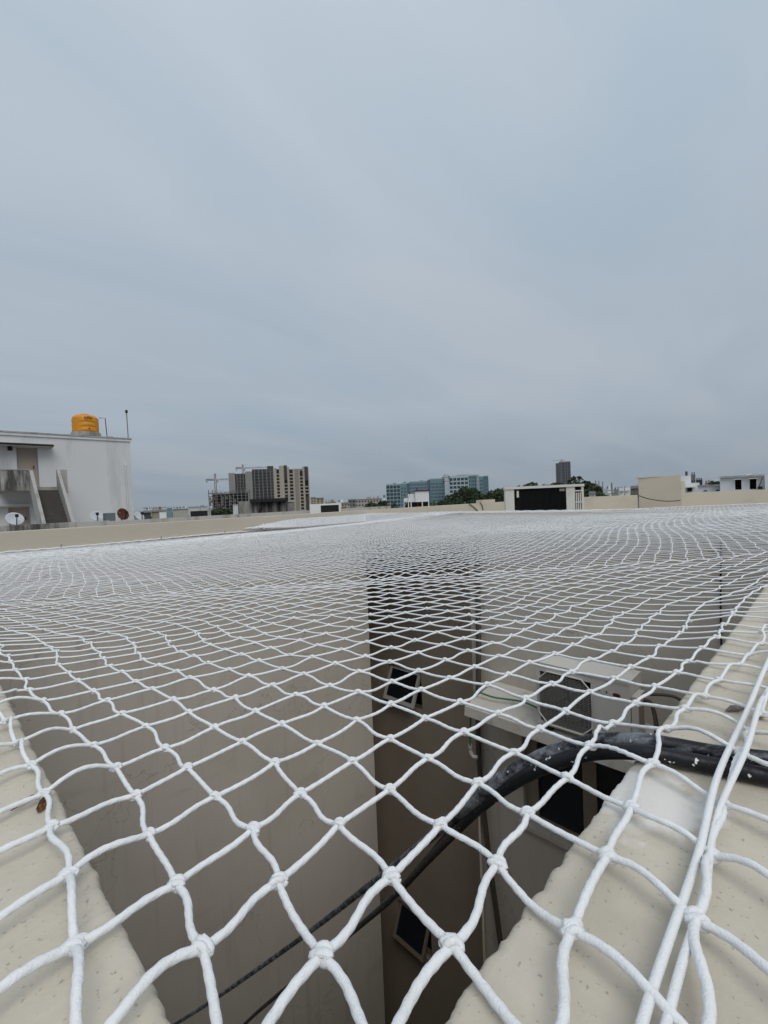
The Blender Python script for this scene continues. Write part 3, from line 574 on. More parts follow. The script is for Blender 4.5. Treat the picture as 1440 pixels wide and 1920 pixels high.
bx('lid', M_acw, ac2, -0.008, acw + 0.008, -0.012, d2 + 0.01, h2 - 0.029, h2)
bx('base_pan', M_acw, ac2, c1_ + .001, c2_ - .001, 0.0, d2, 0, 0.04); bx('front_panel', M_acw, ac2, c1_ + .001, acw, d2 + .001, d2 + 0.012, 0, h2 - 0.03)
bx('coil', M_coil, ac2, c1_ + .001, c2_ - .001, 0.035, 0.07, 0.041, h2 - 0.031)
fin = MB()
for k in range(44): x = c1_ + (c2_ - c1_) * (k + .5) / 44; fin.box(x - .0015, x + .0015, 0.012, 0.034, 0.042, h2 - 0.032)
fin.build('coil_fins', M_coil, ac2, kind='stuff')
bx('sticker', M_frame, ac2, c1_ + 0.03, c1_ + 0.055, 0.006, 0.011, h2 - 0.13, h2 - 0.05); bx('name_plate', M_acg, ac2, c2_ - 0.075, c2_ - 0.015, 0.004, 0.011, h2 - 0.075, h2 - 0.045)
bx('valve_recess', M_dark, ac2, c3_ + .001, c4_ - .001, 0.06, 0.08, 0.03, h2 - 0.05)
for k in range(3): x = c3_ + (c4_ - c3_) * (k + .75) / 3.5; bx('guard_bar', M_acw, ac2, x - .006, x + .006, 0.0, 0.012, 0.0, h2 - 0.1)
for z in (0.12, 0.3, 0.44, 0.575): bx('guard_bar', M_acw, ac2, c3_ + .001, c4_ - .001, -0.006, -0.001, z, z + 0.014)
for x in (0.1, acw - 0.16): bx('stand', M_conc, ac2, x, x + 0.06, 0.02, d2 - 0.02, -1.0 - acb, -0.001)
# lines dropping on the parapet beside it
for k, (q, lab) in enumerate((([(880, 945), (885, 948), (893, 955), (897, 959)], 'left of two thin dark pipes crossing the cream parapet beside the black coil'), ([(900, 942), (904, 948), (906, 957)], 'right of two thin dark pipes crossing the cream parapet beside the black coil'))):
    pts = [onY(x, y, D_ - 0.012) for x, y in q]; o = thing('copper_line', lab, 'pipe', tuple(pts[-1])); MB().tube(spline(np.array(pts) - pts[-1], 16), 0.007, 6).build('pipe', M_rub, o, smooth=True)
b0 = onY(898, 940, D_ + 0.09); o = bx('masonry_stub', M_par, None, b0[0], b0[0] + 0.42, D_ + 0.03, D_ + 0.15, 0.001, 0.055, label='low cream masonry stub on top of the far parapet', cat='block')

# ------------------------------------------------------------------ neighbour terrace with the white house
nb = thing('neighbour_terrace', 'flat terrace of the neighbouring block with a weathered edge wall', 'building', (0, 20, GZ))
bx('block', M_floor, nb, -25, 22, 0.22, 30, 0, -1.1 - GZ)
zt = onY(100, 982, 20.0)[2]
M_dirt = mat('weathered_plaster', (0.42, 0.41, 0.385), 0.95, 0.15, 2.2, (0.07, 0.066, 0.062), 1.9, 0.44, 0.60, 0.2, 20, streak=True)
M_wht = mat('white_paint', (0.57, 0.575, 0.58), 0.85, 0.05, 0.8, (0.36, 0.36, 0.35), 1.1, 0.5, 0.8, 0.05, 20, streak=True)
M_dw = mat('dirty_white', (0.46, 0.45, 0.425), 0.9, 0.12, 1.5, (0.22, 0.20, 0.18), 1.3, 0.5, 0.68, 0.1, 20, streak=True)
M_bband = mat('brown_band', (0.30, 0.21, 0.15), 0.9, 0.1, 2)
xL = onY(-10, 985, 20.0)[0]; xM = onY(144, 982, 20.0)[0]; xN = onY(206, 979, 20.0)[0]; xR = onY(585, 956, 20.0)[0]
bx('edge_wall', M_dirt, nb, xL - 4, xM, 0, 0.2, 0, zt - GZ + 0.02, label='grey edge wall streaked with black mould')
bx('edge_wall', M_dw, nb, xM + .002, xN, 0.01, 0.2, 0, zt - GZ + 0.01)
bx('edge_wall', M_dw, nb, xN + .002, xR + 6, 0.01, 0.2, 0, zt - GZ - 0.02)
bx('ledge_band', M_bband, nb, xN + .002, xR + 6, -0.05, 0.008, 0, zt - GZ - 0.17)

YW = 28.0
wh_ = thing('white_stair_house', 'plain white rooftop house with an outside staircase and weathered balcony', 'building', (0, YW, -1.1))
def L_(px, py, Y=YW): p = onY(px, py, Y); return p[0], p[2] + 1.1
x1, zr = L_(243.5, 823); x0 = L_(-60, 823)[0]
dx0, dz1 = L_(30, 838.5); dx1, _ = L_(70, 838.5); zl = L_(72, 913, 26.8)[1]; ldx0, ldz1 = L_(15, 951); ldx1, _ = L_(56, 951)
mb = holes_wall(MB(), 1, 0, 0.23, x0, x1, 0, zr, [(dx0, dx1, zl, dz1), (ldx0, ldx1, 0, ldz1)]); mb.build('wall', M_wht, wh_)
mb = MB(); mb.box(x1 - 0.23, x1, 0.232, 8, 0, zr); mb.box(x0, x1 - 0.24, 7.7, 8, 0, zr); mb.build('wall', M_wht, wh_)
bx('roof', M_conc, wh_, x0, x1, 0.02, 8, zr + 0.001, zr + 0.03)
bx('cornice', M_wht, wh_, x0, x1 + 0.05, -0.06, -0.002, zr - 0.16, zr - 0.03); bx('cornice', M_conc, wh_, x0, x1 + 0.08, -0.09, 0.018, zr - 0.028, zr + 0.035)
M_door = mat('beige_door', (0.33, 0.27, 0.23), 0.8, 0.06, 1)
d_ = bx('door', M_door, wh_, dx0 + .02, dx1 - .02, 0.10, 0.14, zl, dz1 - .02); bx('handle', M_dark, d_, dx1 - 0.2, dx1 - 0.16, 0.06, 0.098, zl + 0.95, zl + 1.1)
d_ = bx('door', M_door, wh_, ldx0 + .02, ldx1 - .02, 0.10, 0.14, 0, ldz1 - .02); bx('handle', M_dark, d_, ldx1 - 0.2, ldx1 - 0.16, 0.06, 0.098, 0.95, 1.1)
sx1, sz = L_(101, 835, YW - 0.55)
bx('sunshade', M_dw, wh_, x0, sx1, -0.55, -0.001, sz - 0.08, sz + 0.03); bx('sunshade_edge', M_dark, wh_, x0, sx1, -0.575, -0.551, sz - 0.06, sz + 0.035)
sx1b, szb = L_(62, 946, YW - 0.4); bx('sunshade', M_dw, wh_, x0, sx1b, -0.4, -0.001, szb - 0.05, szb + 0.04)
lamp = bx('lamp', M_dark, wh_, *(lambda q: (q[0] - .08, q[0] + .08, -0.15, -0.001, q[1] - .12, q[1] + .1))(L_(18, 840)))
# landing, balcony and stairs (they come towards the camera)
bx0, bzt = L_(1, 881, 26.6); bx1, bzb = L_(57, 920, 26.6)
bx('balcony_wall', M_dirt, wh_, bx0, bx1, -1.4, -1.28, bzb, bzt); bx('balcony_wall', M_dirt, wh_, bx0 - 0.001, bx0 + 0.12, -1.279, -0.002, bzb, bzt); bx('coping', M_conc, wh_, bx0 - .02, bx1 + .02, -1.42, -1.26, bzt + .001, bzt + 0.05)
tx1, _ = L_(106, 913, 26.8)
bx('landing', M_conc, wh_, bx0 + 0.12, tx1, -1.279, -0.002, zl - 0.16, zl - 0.001)
NS = 14; run = 2.6
M_step = mat('stair_concrete', (0.085, 0.078, 0.07), 0.95, 0.25, 3)
for k in range(NS): bx('step', M_step, wh_, bx1 + 0.14, tx1 - 0.001, -1.4 - (k + 1) * run / NS, -1.4 - k * run / NS, max(0, zl - (k + 1) * zl / (NS + 1) - 0.3), zl - (k + 1) * zl / (NS + 1))
for xa, nm, hh in ((bx1, 'left', bzt), (tx1, 'right', bzt + 0.05)):
    MB().prism([(-1.27, zl - 0.2), (-1.27, hh), (-1.42, hh), (-1.4 - run, 0.62), (-1.4 - run, 0), (-1.4 - run + 0.7, 0)], 0, xa + 0.001, xa + 0.13).build('balustrade', M_conc, wh_)
bx('post', M_conc, wh_, tx1 + 0.132, tx1 + 0.42, -1.4, -1.1, zl - 0.3, bzt + 0.05)
bkt = L_(117, 912); bx('bracket', M_conc, wh_, bkt[0] - .12, bkt[0] + .16, -0.2, -0.001, bkt[1] - .18, bkt[1])
px_s, pz_s = L_(235, 872); MB().tube([(px_s, -0.05, 0), (px_s, -0.05, pz_s), (px_s, 0.02, pz_s + .05)], 0.035, 8).build('downpipe', M_wht, wh_)

# water tank, aerial and pipe on the roof
tk = onY(161, 812, YW + 1.4); tz = zr - 1.1 + 0.03
tr = 0.5 * abs(onY(187, 800, YW + 1.4)[0] - onY(135, 800, YW + 1.4)[0]) * 0.96
tzh = onY(161, 777, YW + 1.4)[2]; tzb = onY(161, 812, YW + 1.4)[2]; th = tzh - tzb
M_tank = mat('orange_plastic', (0.62, 0.25, 0.012), 0.5, 0.06, 2, spec=0.4)
tank = thing('water_tank', 'orange ribbed plastic water tank on the white house roof', 'water tank', (tk[0], YW + 1.4, tz), R(-60))
hb = max(0.05, tzb - tz)
MB().lathe([(tr * 1.12, 0), (tr * 1.12, hb - 0.02), (tr * 1.05, hb)], 0, 0, 32).build('plinth', M_conc, tank)
prof = [(tr * 0.96, hb + 0.001)]
for k in range(40):
    u = k / 39; rr_ = tr * (0.97 + 0.03 * abs(math.sin(u * math.pi * 3.0)) ** 0.6); prof.append((rr_, hb + th * (0.02 + 0.74 * u)))
prof += [(tr * 0.90, hb + th * 0.84), (tr * 0.70, hb + th * 0.92), (tr * 0.36, hb + th * 0.965), (tr * 0.34, hb + th * 0.965)]
MB().lathe(prof, 0, 0, 72, lambda r, z, a: r * (1 + 0.012 * math.sin((z - hb) / th * 25 + 1.6 * math.sin(a * 3)))).build('shell', M_tank, tank, smooth=True)
MB().lathe([(tr * 0.33, hb + th * 0.966), (tr * 0.33, hb + th * 0.99), (tr * 0.28, hb + th * 1.0)], 0, 0, 32).build('lid', M_tank, tank, smooth=True)
ca = math.atan2(CAM[1] - YW - 1.4, CAM[0] - tk[0]) - R(-60)                # bearing of the lettering, turned a little right
def lettering(txt, size, z, a, parent):
    cu = bpy.data.curves.new('lettering', 'FONT'); cu.body = txt; cu.size = size; cu.align_x = 'CENTER'; cu.extrude = 0.01
    tmp = bpy.data.objects.new('tmp', cu); COL.objects.link(tmp); bpy.context.view_layer.update()
    me = bpy.data.meshes.new_from_object(tmp.evaluated_get(bpy.context.evaluated_depsgraph_get())); bpy.data.objects.remove(tmp)
    me.materials.clear(); o = link('lettering', me, M_dark, parent); rr_ = tr * 1.045
    for v in me.vertices:
        b = a + v.co.x / rr_; r_ = rr_ + v.co.z; zz = z + v.co.y; v.co = (r_ * math.cos(b), r_ * math.sin(b), zz)
    return o
lettering('KPN', 0.20, hb + th * 0.66, ca + 0.22, tank); lettering('v', 0.20, hb + th * 0.12, ca + 0.27, tank)
pA = onY(188, 784, YW + 1.4); pB = onY(197, 784, YW + 1.4); pC = onY(201, 815, YW + 1.4)
tp = thing('tank_pipe', 'thin pipe bent down from the orange tank to the roof', 'pipe', (pA[0], YW + 1.4, tz)); o3 = np.array((pA[0], YW + 1.4, tz))
MB().tube(np.array([pA - o3 + (-0.05, 0, 0), pB - o3, (pC[0] - pA[0], 0, 0)]), 0.022, 6).build('pipe', M_black, tp)
ap = onY(237, 771, YW + 0.3); av = onY(240.5, 822, YW + 0.3)
an = thing('roof_aerial', 'tall thin aerial mast at the corner of the white house roof', 'aerial', (av[0], YW + 0.3, tz)); hh = ap[2] - tz
MB().tube([(0, 0, 0), (0.5 * (ap[0] - av[0]), 0, hh / 2), (ap[0] - av[0], 0, hh)], 0.028, 6).build('mast', M_acg, an); bx('tip', M_dark, an, ap[0] - av[0] - .05, ap[0] - av[0] + .05, -.05, .05, hh - .1, hh + .06)
pp = onY(202, 815, YW + 0.6); o = thing('roof_pipe', 'short black pipe lying on the white house roof beside the tank', 'pipe', (pp[0] - 0.5, YW + 0.6, tz + 0.05)); MB().tube([(-0.7, 0, 0.03), (0.3, 0, 0.0), (0.75, 0, 0.03)], 0.05, 8).build('pipe', M_black, o)

# satellite dishes behind the neighbour's edge wall
def dish(px, py, Y, wpx, m, label, tilt, turn, rust=False):
    c = onY(px, py, Y); sc = abs(onY(px + wpx / 2, py, Y)[0] - onY(px - wpx / 2, py, Y)[0]); r = sc / 2 * 0.85
    o = thing('satellite_dish', label, 'satellite dish', (c[0], Y, -1.1), 0, group='satellite dishes on the neighbour terrace')
    zc0 = c[2] + 1.1; rot = Matrix.Translation((0, 0, zc0)) @ Matrix.Rotation(R(turn), 4, 'Z') @ Matrix.Rotation(R(90 - tilt), 4, 'X')
    v, f = [], []; nr, ns = 6, 24
    for side in (0, 1):
        for i in range(nr + 1):
            for k in range(ns): q = r * (i / nr) + 1e-4; a = 2 * math.pi * k / ns; v.append(rot @ Vector((q * math.cos(a), q * math.sin(a) * 0.92, 0.22 * r * (i / nr) ** 2 - 0.015 * side)))
    b = (nr + 1) * ns
    for s in (0, 1):
        for i in range(nr):
            for k in range(ns): q = (s * b + i * ns + k, s * b + i * ns + (k + 1) % ns, s * b + (i + 1) * ns + (k + 1) % ns, s * b + (i + 1) * ns + k); f.append(q if s == 0 else q[::-1])
    f += [(nr * ns + k, nr * ns + (k + 1) % ns, b + nr * ns + (k + 1) % ns, b + nr * ns + k) for k in range(ns)]
    MB().add(v, f).build('reflector', m, o, smooth=True)
    p_ = rot @ Vector((0, -r * 0.9, 0.2 * r)); q_ = rot @ Vector((0, 0, r * 0.95)); MB().tube([p_, q_], 0.018, 6).build('feed_arm', M_dark, o); bx('feed_horn', M_dark, o, q_[0] - .05, q_[0] + .05, q_[1] - .05, q_[1] + .05, q_[2] - .06, q_[2] + .06)
    MB().tube([(0, 0.1, 0), (0, 0.1, zc0 - 0.1), tuple(rot @ Vector((0, 0, -0.03)))], 0.03, 6).build('mast', M_acg, o)
M_dish = mat('dish_grey', (0.50, 0.52, 0.55), 0.6, 0.05, 2); M_dishr = mat('dish_rust', (0.10, 0.03, 0.02), 0.8, 0.2, 5, (0.62, 0.60, 0.58), 1.7, 0.55, 0.60)
dish(27, 974, 22.5, 44, M_dish, 'big grey satellite dish in front of the lower door', 30, 12)
dish(182, 968, 23.5, 30, M_dish, 'pale satellite dish against the white wall', 25, -10)
dish(229, 964.5, 22.5, 32, M_dishr, 'rusty brown satellite dish with a pale patch', 15, 25, True)
dish(260, 968.5, 22.5, 27, M_dish, 'white satellite dish just right of the rusty dish', 35, 30)
tb = onY(207, 976, 22.0); bx('grey_bin', mat('slate_bin', (0.12, 0.15, 0.16), 0.7), None, tb[0] - .17, tb[0] + .2, 22, 22.4, -1.1, tb[2] + 0.32, label='dark grey bin between the pale dish and the rusty dish', cat='bin')

# second white outdoor unit farther back
def small_ac(pxa, pxb, pyt, d, hgt, label, m, dark0, dark1, zfloor):
    a, b = at(pxa, pyt, d), at(pxb, pyt, d); w_ = float(np.hypot(*(b - a)[:2])); an_ = math.atan2(b[1] - a[1], b[0] - a[0]); zb = a[2] - hgt
    o = thing('air_conditioner', label, 'air conditioner', (a[0], a[1], zb), an_); s = w_ / (pxb - pxa)
    x0_, x1_ = (dark0 - pxa) * s, (dark1 - pxa) * s
    bx('casing', m, o, 0, x0_, 0, 0.3, 0, hgt); bx('corner_post', m, o, x1_, w_, 0, 0.3, 0, hgt); bx('lid', m, o, x0_ + .001, x1_ - .001, 0, 0.3, hgt * 0.86, hgt); bx('base_pan', m, o, x0_ + .001, x1_ - .001, 0, 0.3, 0, 0.05)
    bx('coil', M_coil, o, x0_ + .001, x1_ - .001, 0.03, 0.25, 0.051, hgt * 0.86 - .001)
    for x in (0.08, w_ - 0.14): bx('stand', M_conc, o, x, x + .06, .04, .26, zfloor - zb, -0.001)
small_ac(580.5, 638, 945.5, 24.0, 0.62, 'white air conditioner with dark coil left of the glass offices, above the cream parapet', mat('ac_clean', (0.78, 0.77, 0.74), 0.5), 601, 635, -1.1)
small_ac(355, 391.5, 955.5, 26.5, 0.7, 'weathered small air conditioner with dark coil by the crane', M_dw, 356.5, 389, -1.1)

# ------------------------------------------------------------------ city beyond
class Block:
    """a building whose local x runs left to right in the view, y away, z up from the street"""
    def __init__(s, name, label, d, pc, yaw=0.0, cat='building', group=None):
        p = at(pc, 945, d); s.d = d; s.pc = pc; s.k = d / FPX; s.th = math.atan((pc - 720) / FPX); s.o = thing(name, label, cat, (p[0], p[1], GZ), YAW - s.th + R(yaw), group)
    def x(s, px): return s.d / math.cos(s.th) * math.tan(math.atan((px - 720) / FPX) - s.th)
    def z(s, px, py): return at(px, py, s.d)[2] - GZ
    def box(s, name, m, pa, pb, z0, z1, y0=0, y1=10, **kw): return bx(name, m, s.o, s.x(pa), s.x(pb), y0, y1, z0, z1, **kw)
def many(name, m, parent, boxes):
    mb = MB()
    for b in boxes: mb.box(*b)
    return mb.build(name, m, parent, kind='stuff')
M_c1 = mat('raw_concrete', (0.17, 0.166, 0.158), 0.95, 0.12, 0.08); M_c2 = mat('dark_concrete', (0.06, 0.06, 0.061), 0.95, 0.2, 0.1); M_c3 = mat('grey_panel', (0.25, 0.245, 0.23), 0.95, 0.1, 0.1)
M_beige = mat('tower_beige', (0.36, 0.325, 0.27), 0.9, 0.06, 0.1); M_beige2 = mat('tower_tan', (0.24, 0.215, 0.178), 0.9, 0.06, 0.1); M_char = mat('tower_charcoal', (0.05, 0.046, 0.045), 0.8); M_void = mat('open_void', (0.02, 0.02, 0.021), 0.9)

# (a) bare frame under construction
b = Block('unfinished_frame', 'low bare concrete frame under construction below the left crane', 430, 430)
zt_ = b.z(430, 923.5); nf = 9; fh = zt_ / nf
b.box('core', M_void, 398, 466, 0, zt_ - 1, 5, 12)
for k in range(nf + 1): b.box('floor_slab', M_c1, 391, 471, k * fh - 0.35, k * fh + 0.0, 0, 15)
for k in range(11): px = 391.5 + k * 7.7; b.box('column', M_c1, px, px + 1.4, 0.01, zt_ + random.uniform(0.5, 3), -0.15, 0.6)
many('infill_wall', M_c1, b.o, [(b.x(391.5 + k * 7.7 + 1.6), b.x(391.5 + k * 7.7 + random.uniform(3.5, 7.2)), 0.7, 1.0, f_ * fh, f_ * fh + fh * random.uniform(0.4, 0.86)) for k in range(10) for f_ in range(nf - 1) if random.random() < 0.62])
many('rebar', M_c2, b.o, [(b.x(px), b.x(px) + 0.12, 2, 2.12, zt_, zt_ + random.uniform(1, 3.2)) for px in np.linspace(393, 470, 46)])
# (b) raw concrete towers
b = Block('concrete_tower', 'raw grey concrete tower under construction behind the bare frame', 470, 472)
z1 = b.z(440, 887.5); z2 = b.z(470, 884); z3 = b.z(500, 878.5)
b.box('wing', M_c3, 431, 443, 0, z1, 0, 14); b.box('wing', M_c2, 443.2, 462, 0, z1 - 0.6, 3, 16); b.box('wing', M_c3, 462.2, 475, 0, z2, 0, 14); b.box('wing', M_c2, 475.2, 517, 0, z3, 3, 18)
b.box('lift_core', M_c2, 505, 516, z3, z3 + 3.2, 5, 15)
many('pilaster', M_c1, b.o, [(b.x(p), b.x(p + 1.2), 2.2, 3.02, 0, z1 - 1.0) for p in (446, 452, 458)] + [(b.x(p), b.x(p + 1.5), 2.0, 3.02, 0, z3 - 0.6) for p in (479, 487, 494, 502, 509)])
many('slab_edge', M_c1, b.o, [(b.x(443.4), b.x(461.8), 2.5, 3.01, k * 3.1, k * 3.1 + 0.3) for k in range(1, int(z1 / 3.1))] + [(b.x(475.4), b.x(516.5), 2.5, 3.01, k * 3.1, k * 3.1 + 0.35) for k in range(1, int(z3 / 3.1) + 1)])
many('window', M_void, b.o, [(b.x(p), b.x(p + 2.2), 2.9, 2.99, k * 3.1 + 0.9, k * 3.1 + 2.3) for p in (482.5, 490, 497.5, 505) for k in range(1, int(z3 / 3.1))])
# (c) painted tower
b = Block('beige_tower', 'tall beige and charcoal apartment tower beside the concrete towers', 430, 549)
zA = b.z(520, 878); zB = b.z(540, 872.5); zC = b.z(570, 874.5)
b.box('core', M_beige2, 516, 579, 0, zA - 1, 4, 20)
for pa, pb, zz, m in ((515, 521, zA, M_beige), (526, 535, zB - 0.3, M_beige), (541, 545, zA + 1.0, M_beige), (551.5, 555, zA - 1, M_beige), (555.2, 562, zA - 2.5, M_beige2), (562.2, 564.5, zC - 2.5, M_beige), (570, 573.5, zC, M_beige), (580, 581.6, zC - 1, M_beige)):
    b.box('fin', m, pa, pb, 0, zz, 0.0, 6)
b.box('charcoal_panel', M_char, 535.1, 540.9, zB - 13.5, zB, -0.2, 6); b.box('charcoal_panel', M_char, 573.6, 579.9, zC - 13, zC, -0.2, 6); b.box('charcoal_panel', M_char, 535.1, 541, 0, 21, -0.2, 5); b.box('charcoal_panel', M_char, 573.6, 579.9, 0, 20, -0.2, 5)
for pa, pb, zz in ((521.1, 525.9, zA - 1), (535.2, 540.8, zB - 13.6), (545.1, 551.4, zA - 2), (564.6, 569.9, zC - 4), (573.7, 579.8, zC - 13.2)):
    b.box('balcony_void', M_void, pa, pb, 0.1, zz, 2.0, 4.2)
    many('balcony_slab', M_beige, b.o, [(b.x(pa), b.x(pb), 0.6, 1.95, k * 3.1, k * 3.1 + 0.95) for k in range(1, int(zz / 3.1))])
# cranes
M_crane = mat('crane_red', (0.20, 0.12, 0.095), 0.7); M_crw = mat('crane_grey', (0.33, 0.34, 0.35), 0.7)
def lattice(mb, p, q, w, n, r):
    p, q = np.array(p, float), np.array(q, float); d = (q - p) / np.linalg.norm(q - p); a = np.cross(d, (0, 1, 0.01)); a /= np.linalg.norm(a); c = np.cross(d, a)
    cs = [(a * sx + c * sy) * w / 2 for sx, sy in ((1, 1), (1, -1), (-1, -1), (-1, 1))]
    for k in range(4): mb.tube([p + cs[k], q + cs[k]], r, 4)
    for i in range(n):
        for k in range(4): mb.tube([p + (q - p) * i / n + cs[k], p + (q - p) * (i + 1) / n + cs[(k + 1) % 4]], r * 0.7, 3)
    return mb
def crane(pc, d, pytop, pyjib, pl, pr, label, z0=0.0):
    b = Block('tower_crane', label, d, pc, cat='crane', group='cranes over the building site'); zj = b.z(pc, pyjib); zt2 = b.z(pc, pytop)
    lattice(MB(), (0, 0, z0), (0, 0, zj), 1.7, 18, 0.2).build('mast', M_crane, b.o); lattice(MB(), (0, 0, zj + 0.2), (0, 0, zt2), 1.1, 4, 0.2).build('cat_head', M_crane, b.o)
    lattice(MB(), (b.x(pl), 0, zj + .3), (b.x(pc) - 1, 0, zj + .3), 1.2, 5, 0.2).build('counter_jib', M_crane, b.o); lattice(MB(), (1, 0, zj + .3), (b.x(pr), 0, zj + .5), 1.0, 12, 0.15).build('jib', M_crw, b.o)
    b.box('counterweight', M_crw, min(pl, pl + (pc - pl) * .18), max(pl, pl + (pc - pl) * .18), zj - 2.2, zj + 0.6, -1, 1); bx('cab', M_crw, b.o, 0.9, 2.6, -1, 1, zj - 2.4, zj - 0.2)
    MB().tube([(b.x(pl + 2), 0, zj + .6), (0, 0, zt2), (b.x(pr - 8), 0, zj + .8)], 0.07, 4).build('tie_bar', M_crw, b.o)
crane(406, 420, 888, 900, 388, 432, 'red tower crane over the bare concrete frame'); crane(458.5, 490, 871, 878, 445, 505, 'tower crane rising above the grey concrete towers'); 

# (d) stained shed on a nearer roof
M_moss = mat('black_mould', (0.20, 0.19, 0.175), 0.95, 0.15, 1.5, (0.014, 0.013, 0.012), 1.1, 0.42, 0.58, 0.1, 10, streak=True); M_shed = mat('grey_shed', (0.30, 0.29, 0.27), 0.95, 0.1, 2, (0.13, 0.12, 0.11), 1.2, 0.5, 0.7, streak=True)
b = Block('stained_shed', 'rooftop shed with black mouldy wall and flat dark slab in front of the towers', 62, 495)
zz = b.z(500, 935); b.box('wall', M_shed, 448, 472, 0, zz - .25, 0, 5); b.box('wall', M_moss, 472.1, 536, 0, zz - .45, -0.12, 5); b.box('roof', M_void, 469, 540, zz - .44, zz, -0.75, 5.2); b.box('post', M_shed, 539, 551, 0, b.z(545, 941), 0.6, 1.4); b.box('post_cap', M_dw, 538, 552.5, b.z(545, 941), b.z(545, 937.5), 0.5, 1.5)
b = Block('rooftop_cabinet', 'small white cabinet at the left end of the mouldy shed', 60, 442); b.box('body', M_wht, 436.5, 446, 0, b.z(441, 947), 0, 1); b.box('lid', M_dw, 436, 446.5, b.z(441, 947), b.z(441, 946), -.05, 1.05)

# (e) glass offices
M_teal = mat('teal_curtain_wall', (0.065, 0.13, 0.155), 0.3, 0.1, 0.06, spec=0.5); M_teal2 = mat('pale_teal_panel', (0.15, 0.235, 0.265), 0.45, 0.06, 0.05, spec=0.4); M_band = mat('office_band', (0.38, 0.46, 0.49), 0.7); M_tdk = mat('dark_teal', (0.03, 0.05, 0.06), 0.25, spec=0.5)
def office(name, label, d, pc, segs, yaw=0):
    b = Block(name, label, d, pc, yaw)
    for pa, pb, py, kind in segs:
        zt2 = b.z((pa + pb) / 2, py); m = {'band': M_tdk, 'grid': M_tdk, 'flat': M_teal2, 'dark': M_teal}[kind]
        y0 = {'band': 0, 'grid': 0, 'flat': 1.5, 'dark': 3.0}[kind]
        b.box('wing', m, pa + .05, pb - .05, 0, zt2, y0, 30); b.box('roof_rim', M_band, pa + .05, pb - .05, zt2, zt2 + 0.9, y0, y0 + 1)
        nf = int(zt2 / 4.0)
        if kind in ('band', 'grid'):
            for k in range(1, nf + 1): b.box('floor_band', M_band if kind == 'grid' else M_teal2, pa, pb, k * zt2 / nf - 1.5, k * zt2 / nf - 0.05, -0.35, -0.02)
        if kind == 'grid':
            for p in np.linspace(pa, pb - 1.4, 6): b.box('mullion', M_band, p, p + 1.4, 0, zt2, -0.6, -0.36)
        if kind == 'band':
            for p in np.linspace(pa, pb - 0.8, 5): b.box('mullion', M_band, p, p + 0.7, 0, zt2, -0.6, -0.36)
        if kind in ('flat', 'dark'):
            many('window', M_tdk if kind == 'flat' else M_teal2, b.o, [(b.x(p), b.x(p + 1.1), y0 - 0.15, y0 - 0.02, k * 4.0 + 0.8, k * 4.0 + 3.0) for p in np.arange(pa + 1.2, pb - 1.5, 2.6) for k in range(1, nf)])
    return b
b = office('glass_office', 'long teal glass office block left of the lattice mast', 560, 780, [(725, 752, 908.5, 'band'), (752, 764, 907, 'flat'), (764, 769, 906, 'dark'), (769, 803, 903, 'flat'), (803, 807.5, 900, 'dark'), (807.5, 836, 898, 'flat')])
for px, py in ((738, 905), (757, 903), (789, 900)): bx('plant_box', M_teal2, b.o, b.x(px), b.x(px + 6), 8, 12, b.z(px, py + 4), b.z(px, py))
b = office('white_grid_office', 'white gridded glass office right of the lattice mast behind trees', 520, 880, [(843, 880, 893.5, 'grid'), (880, 895, 891.5, 'flat'), (895, 900, 891.5, 'band'), (900, 908, 894, 'flat'), (908, 917.5, 893, 'dark')])
b.box('canopy', M_band, 858, 879, b.z(870, 890.5), b.z(870, 889.5), 1, 9)

# (f) far dark tower with its crane
M_ftw = mat('far_tower', (0.15, 0.145, 0.145), 0.8, 0.1, 0.01); M_ftd = mat('far_tower_dark', (0.035, 0.035, 0.04), 0.7)
b = Block('dark_high_rise', 'lone dark high-rise above the trees right of centre', 1300, 1058, 0)
zz = b.z(1058, 868); b.box('shaft', M_ftd, 1044, 1072, 0, zz, 0, 45); b.box('crown', M_ftw, 1050, 1071.5, zz, b.z(1058, 865.5), 4, 40)
for p in (1044.5, 1048.5, 1051.5, 1053.6, 1055.2, 1061, 1065.5, 1070.5): b.box('fin', M_ftw, p, p + random.uniform(0.7, 1.5), 0, zz - 1, -1.2, -0.05)
many('floor_line', M_ftw, b.o, [(b.x(1056.8), b.x(1071.8), -0.5, -0.04, k * 8.0, k * 8.0 + 1.2) for k in range(3, int(zz / 8))])
crane(1055, 1320, 860.5, 863.5, 1061, 1037, 'faint far crane on top of the lone dark high-rise', zz)

# (g) white house with red trim, middle distance
M_wh2 = mat('bright_white', (0.74, 0.74, 0.74), 0.85, 0.04, 1); M_mar = mat('maroon_trim', (0.10, 0.015, 0.02), 0.8)
b = Block('red_trimmed_house', 'small white house with maroon roof trim in front of the glass office', 95, 782)
zg = b.z(780, 951); b.box('block', M_wh2, 755, 806, 0, zg - 0.4, 0, 9); b.box('upper_wall', M_wh2, 779, 805, b.z(790, 941), b.z(790, 920.5), 0.5, 6); b.box('roof_trim', M_mar, 778, 806, b.z(790, 920.5), b.z(790, 918.6), 0.3, 6.2)
b.box('stair_wall', M_wh2, 765, 778.9, b.z(770, 941.5), b.z(770, 926), 1.0, 5); b.box('stair_wall', M_wh2, 757, 764.9, b.z(760, 941.5), b.z(760, 934), 1.0, 5); b.box('roof_trim', M_mar, 766, 770, b.z(768, 926), b.z(768, 923.5), 1, 2)
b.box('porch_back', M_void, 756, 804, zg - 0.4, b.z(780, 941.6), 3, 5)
for p in (756.5, 765, 770, 791, 803): b.box('porch_column', M_wh2, p, p + 1.8, zg - 0.4, b.z(p, 941.2), 0.3, 0.8)
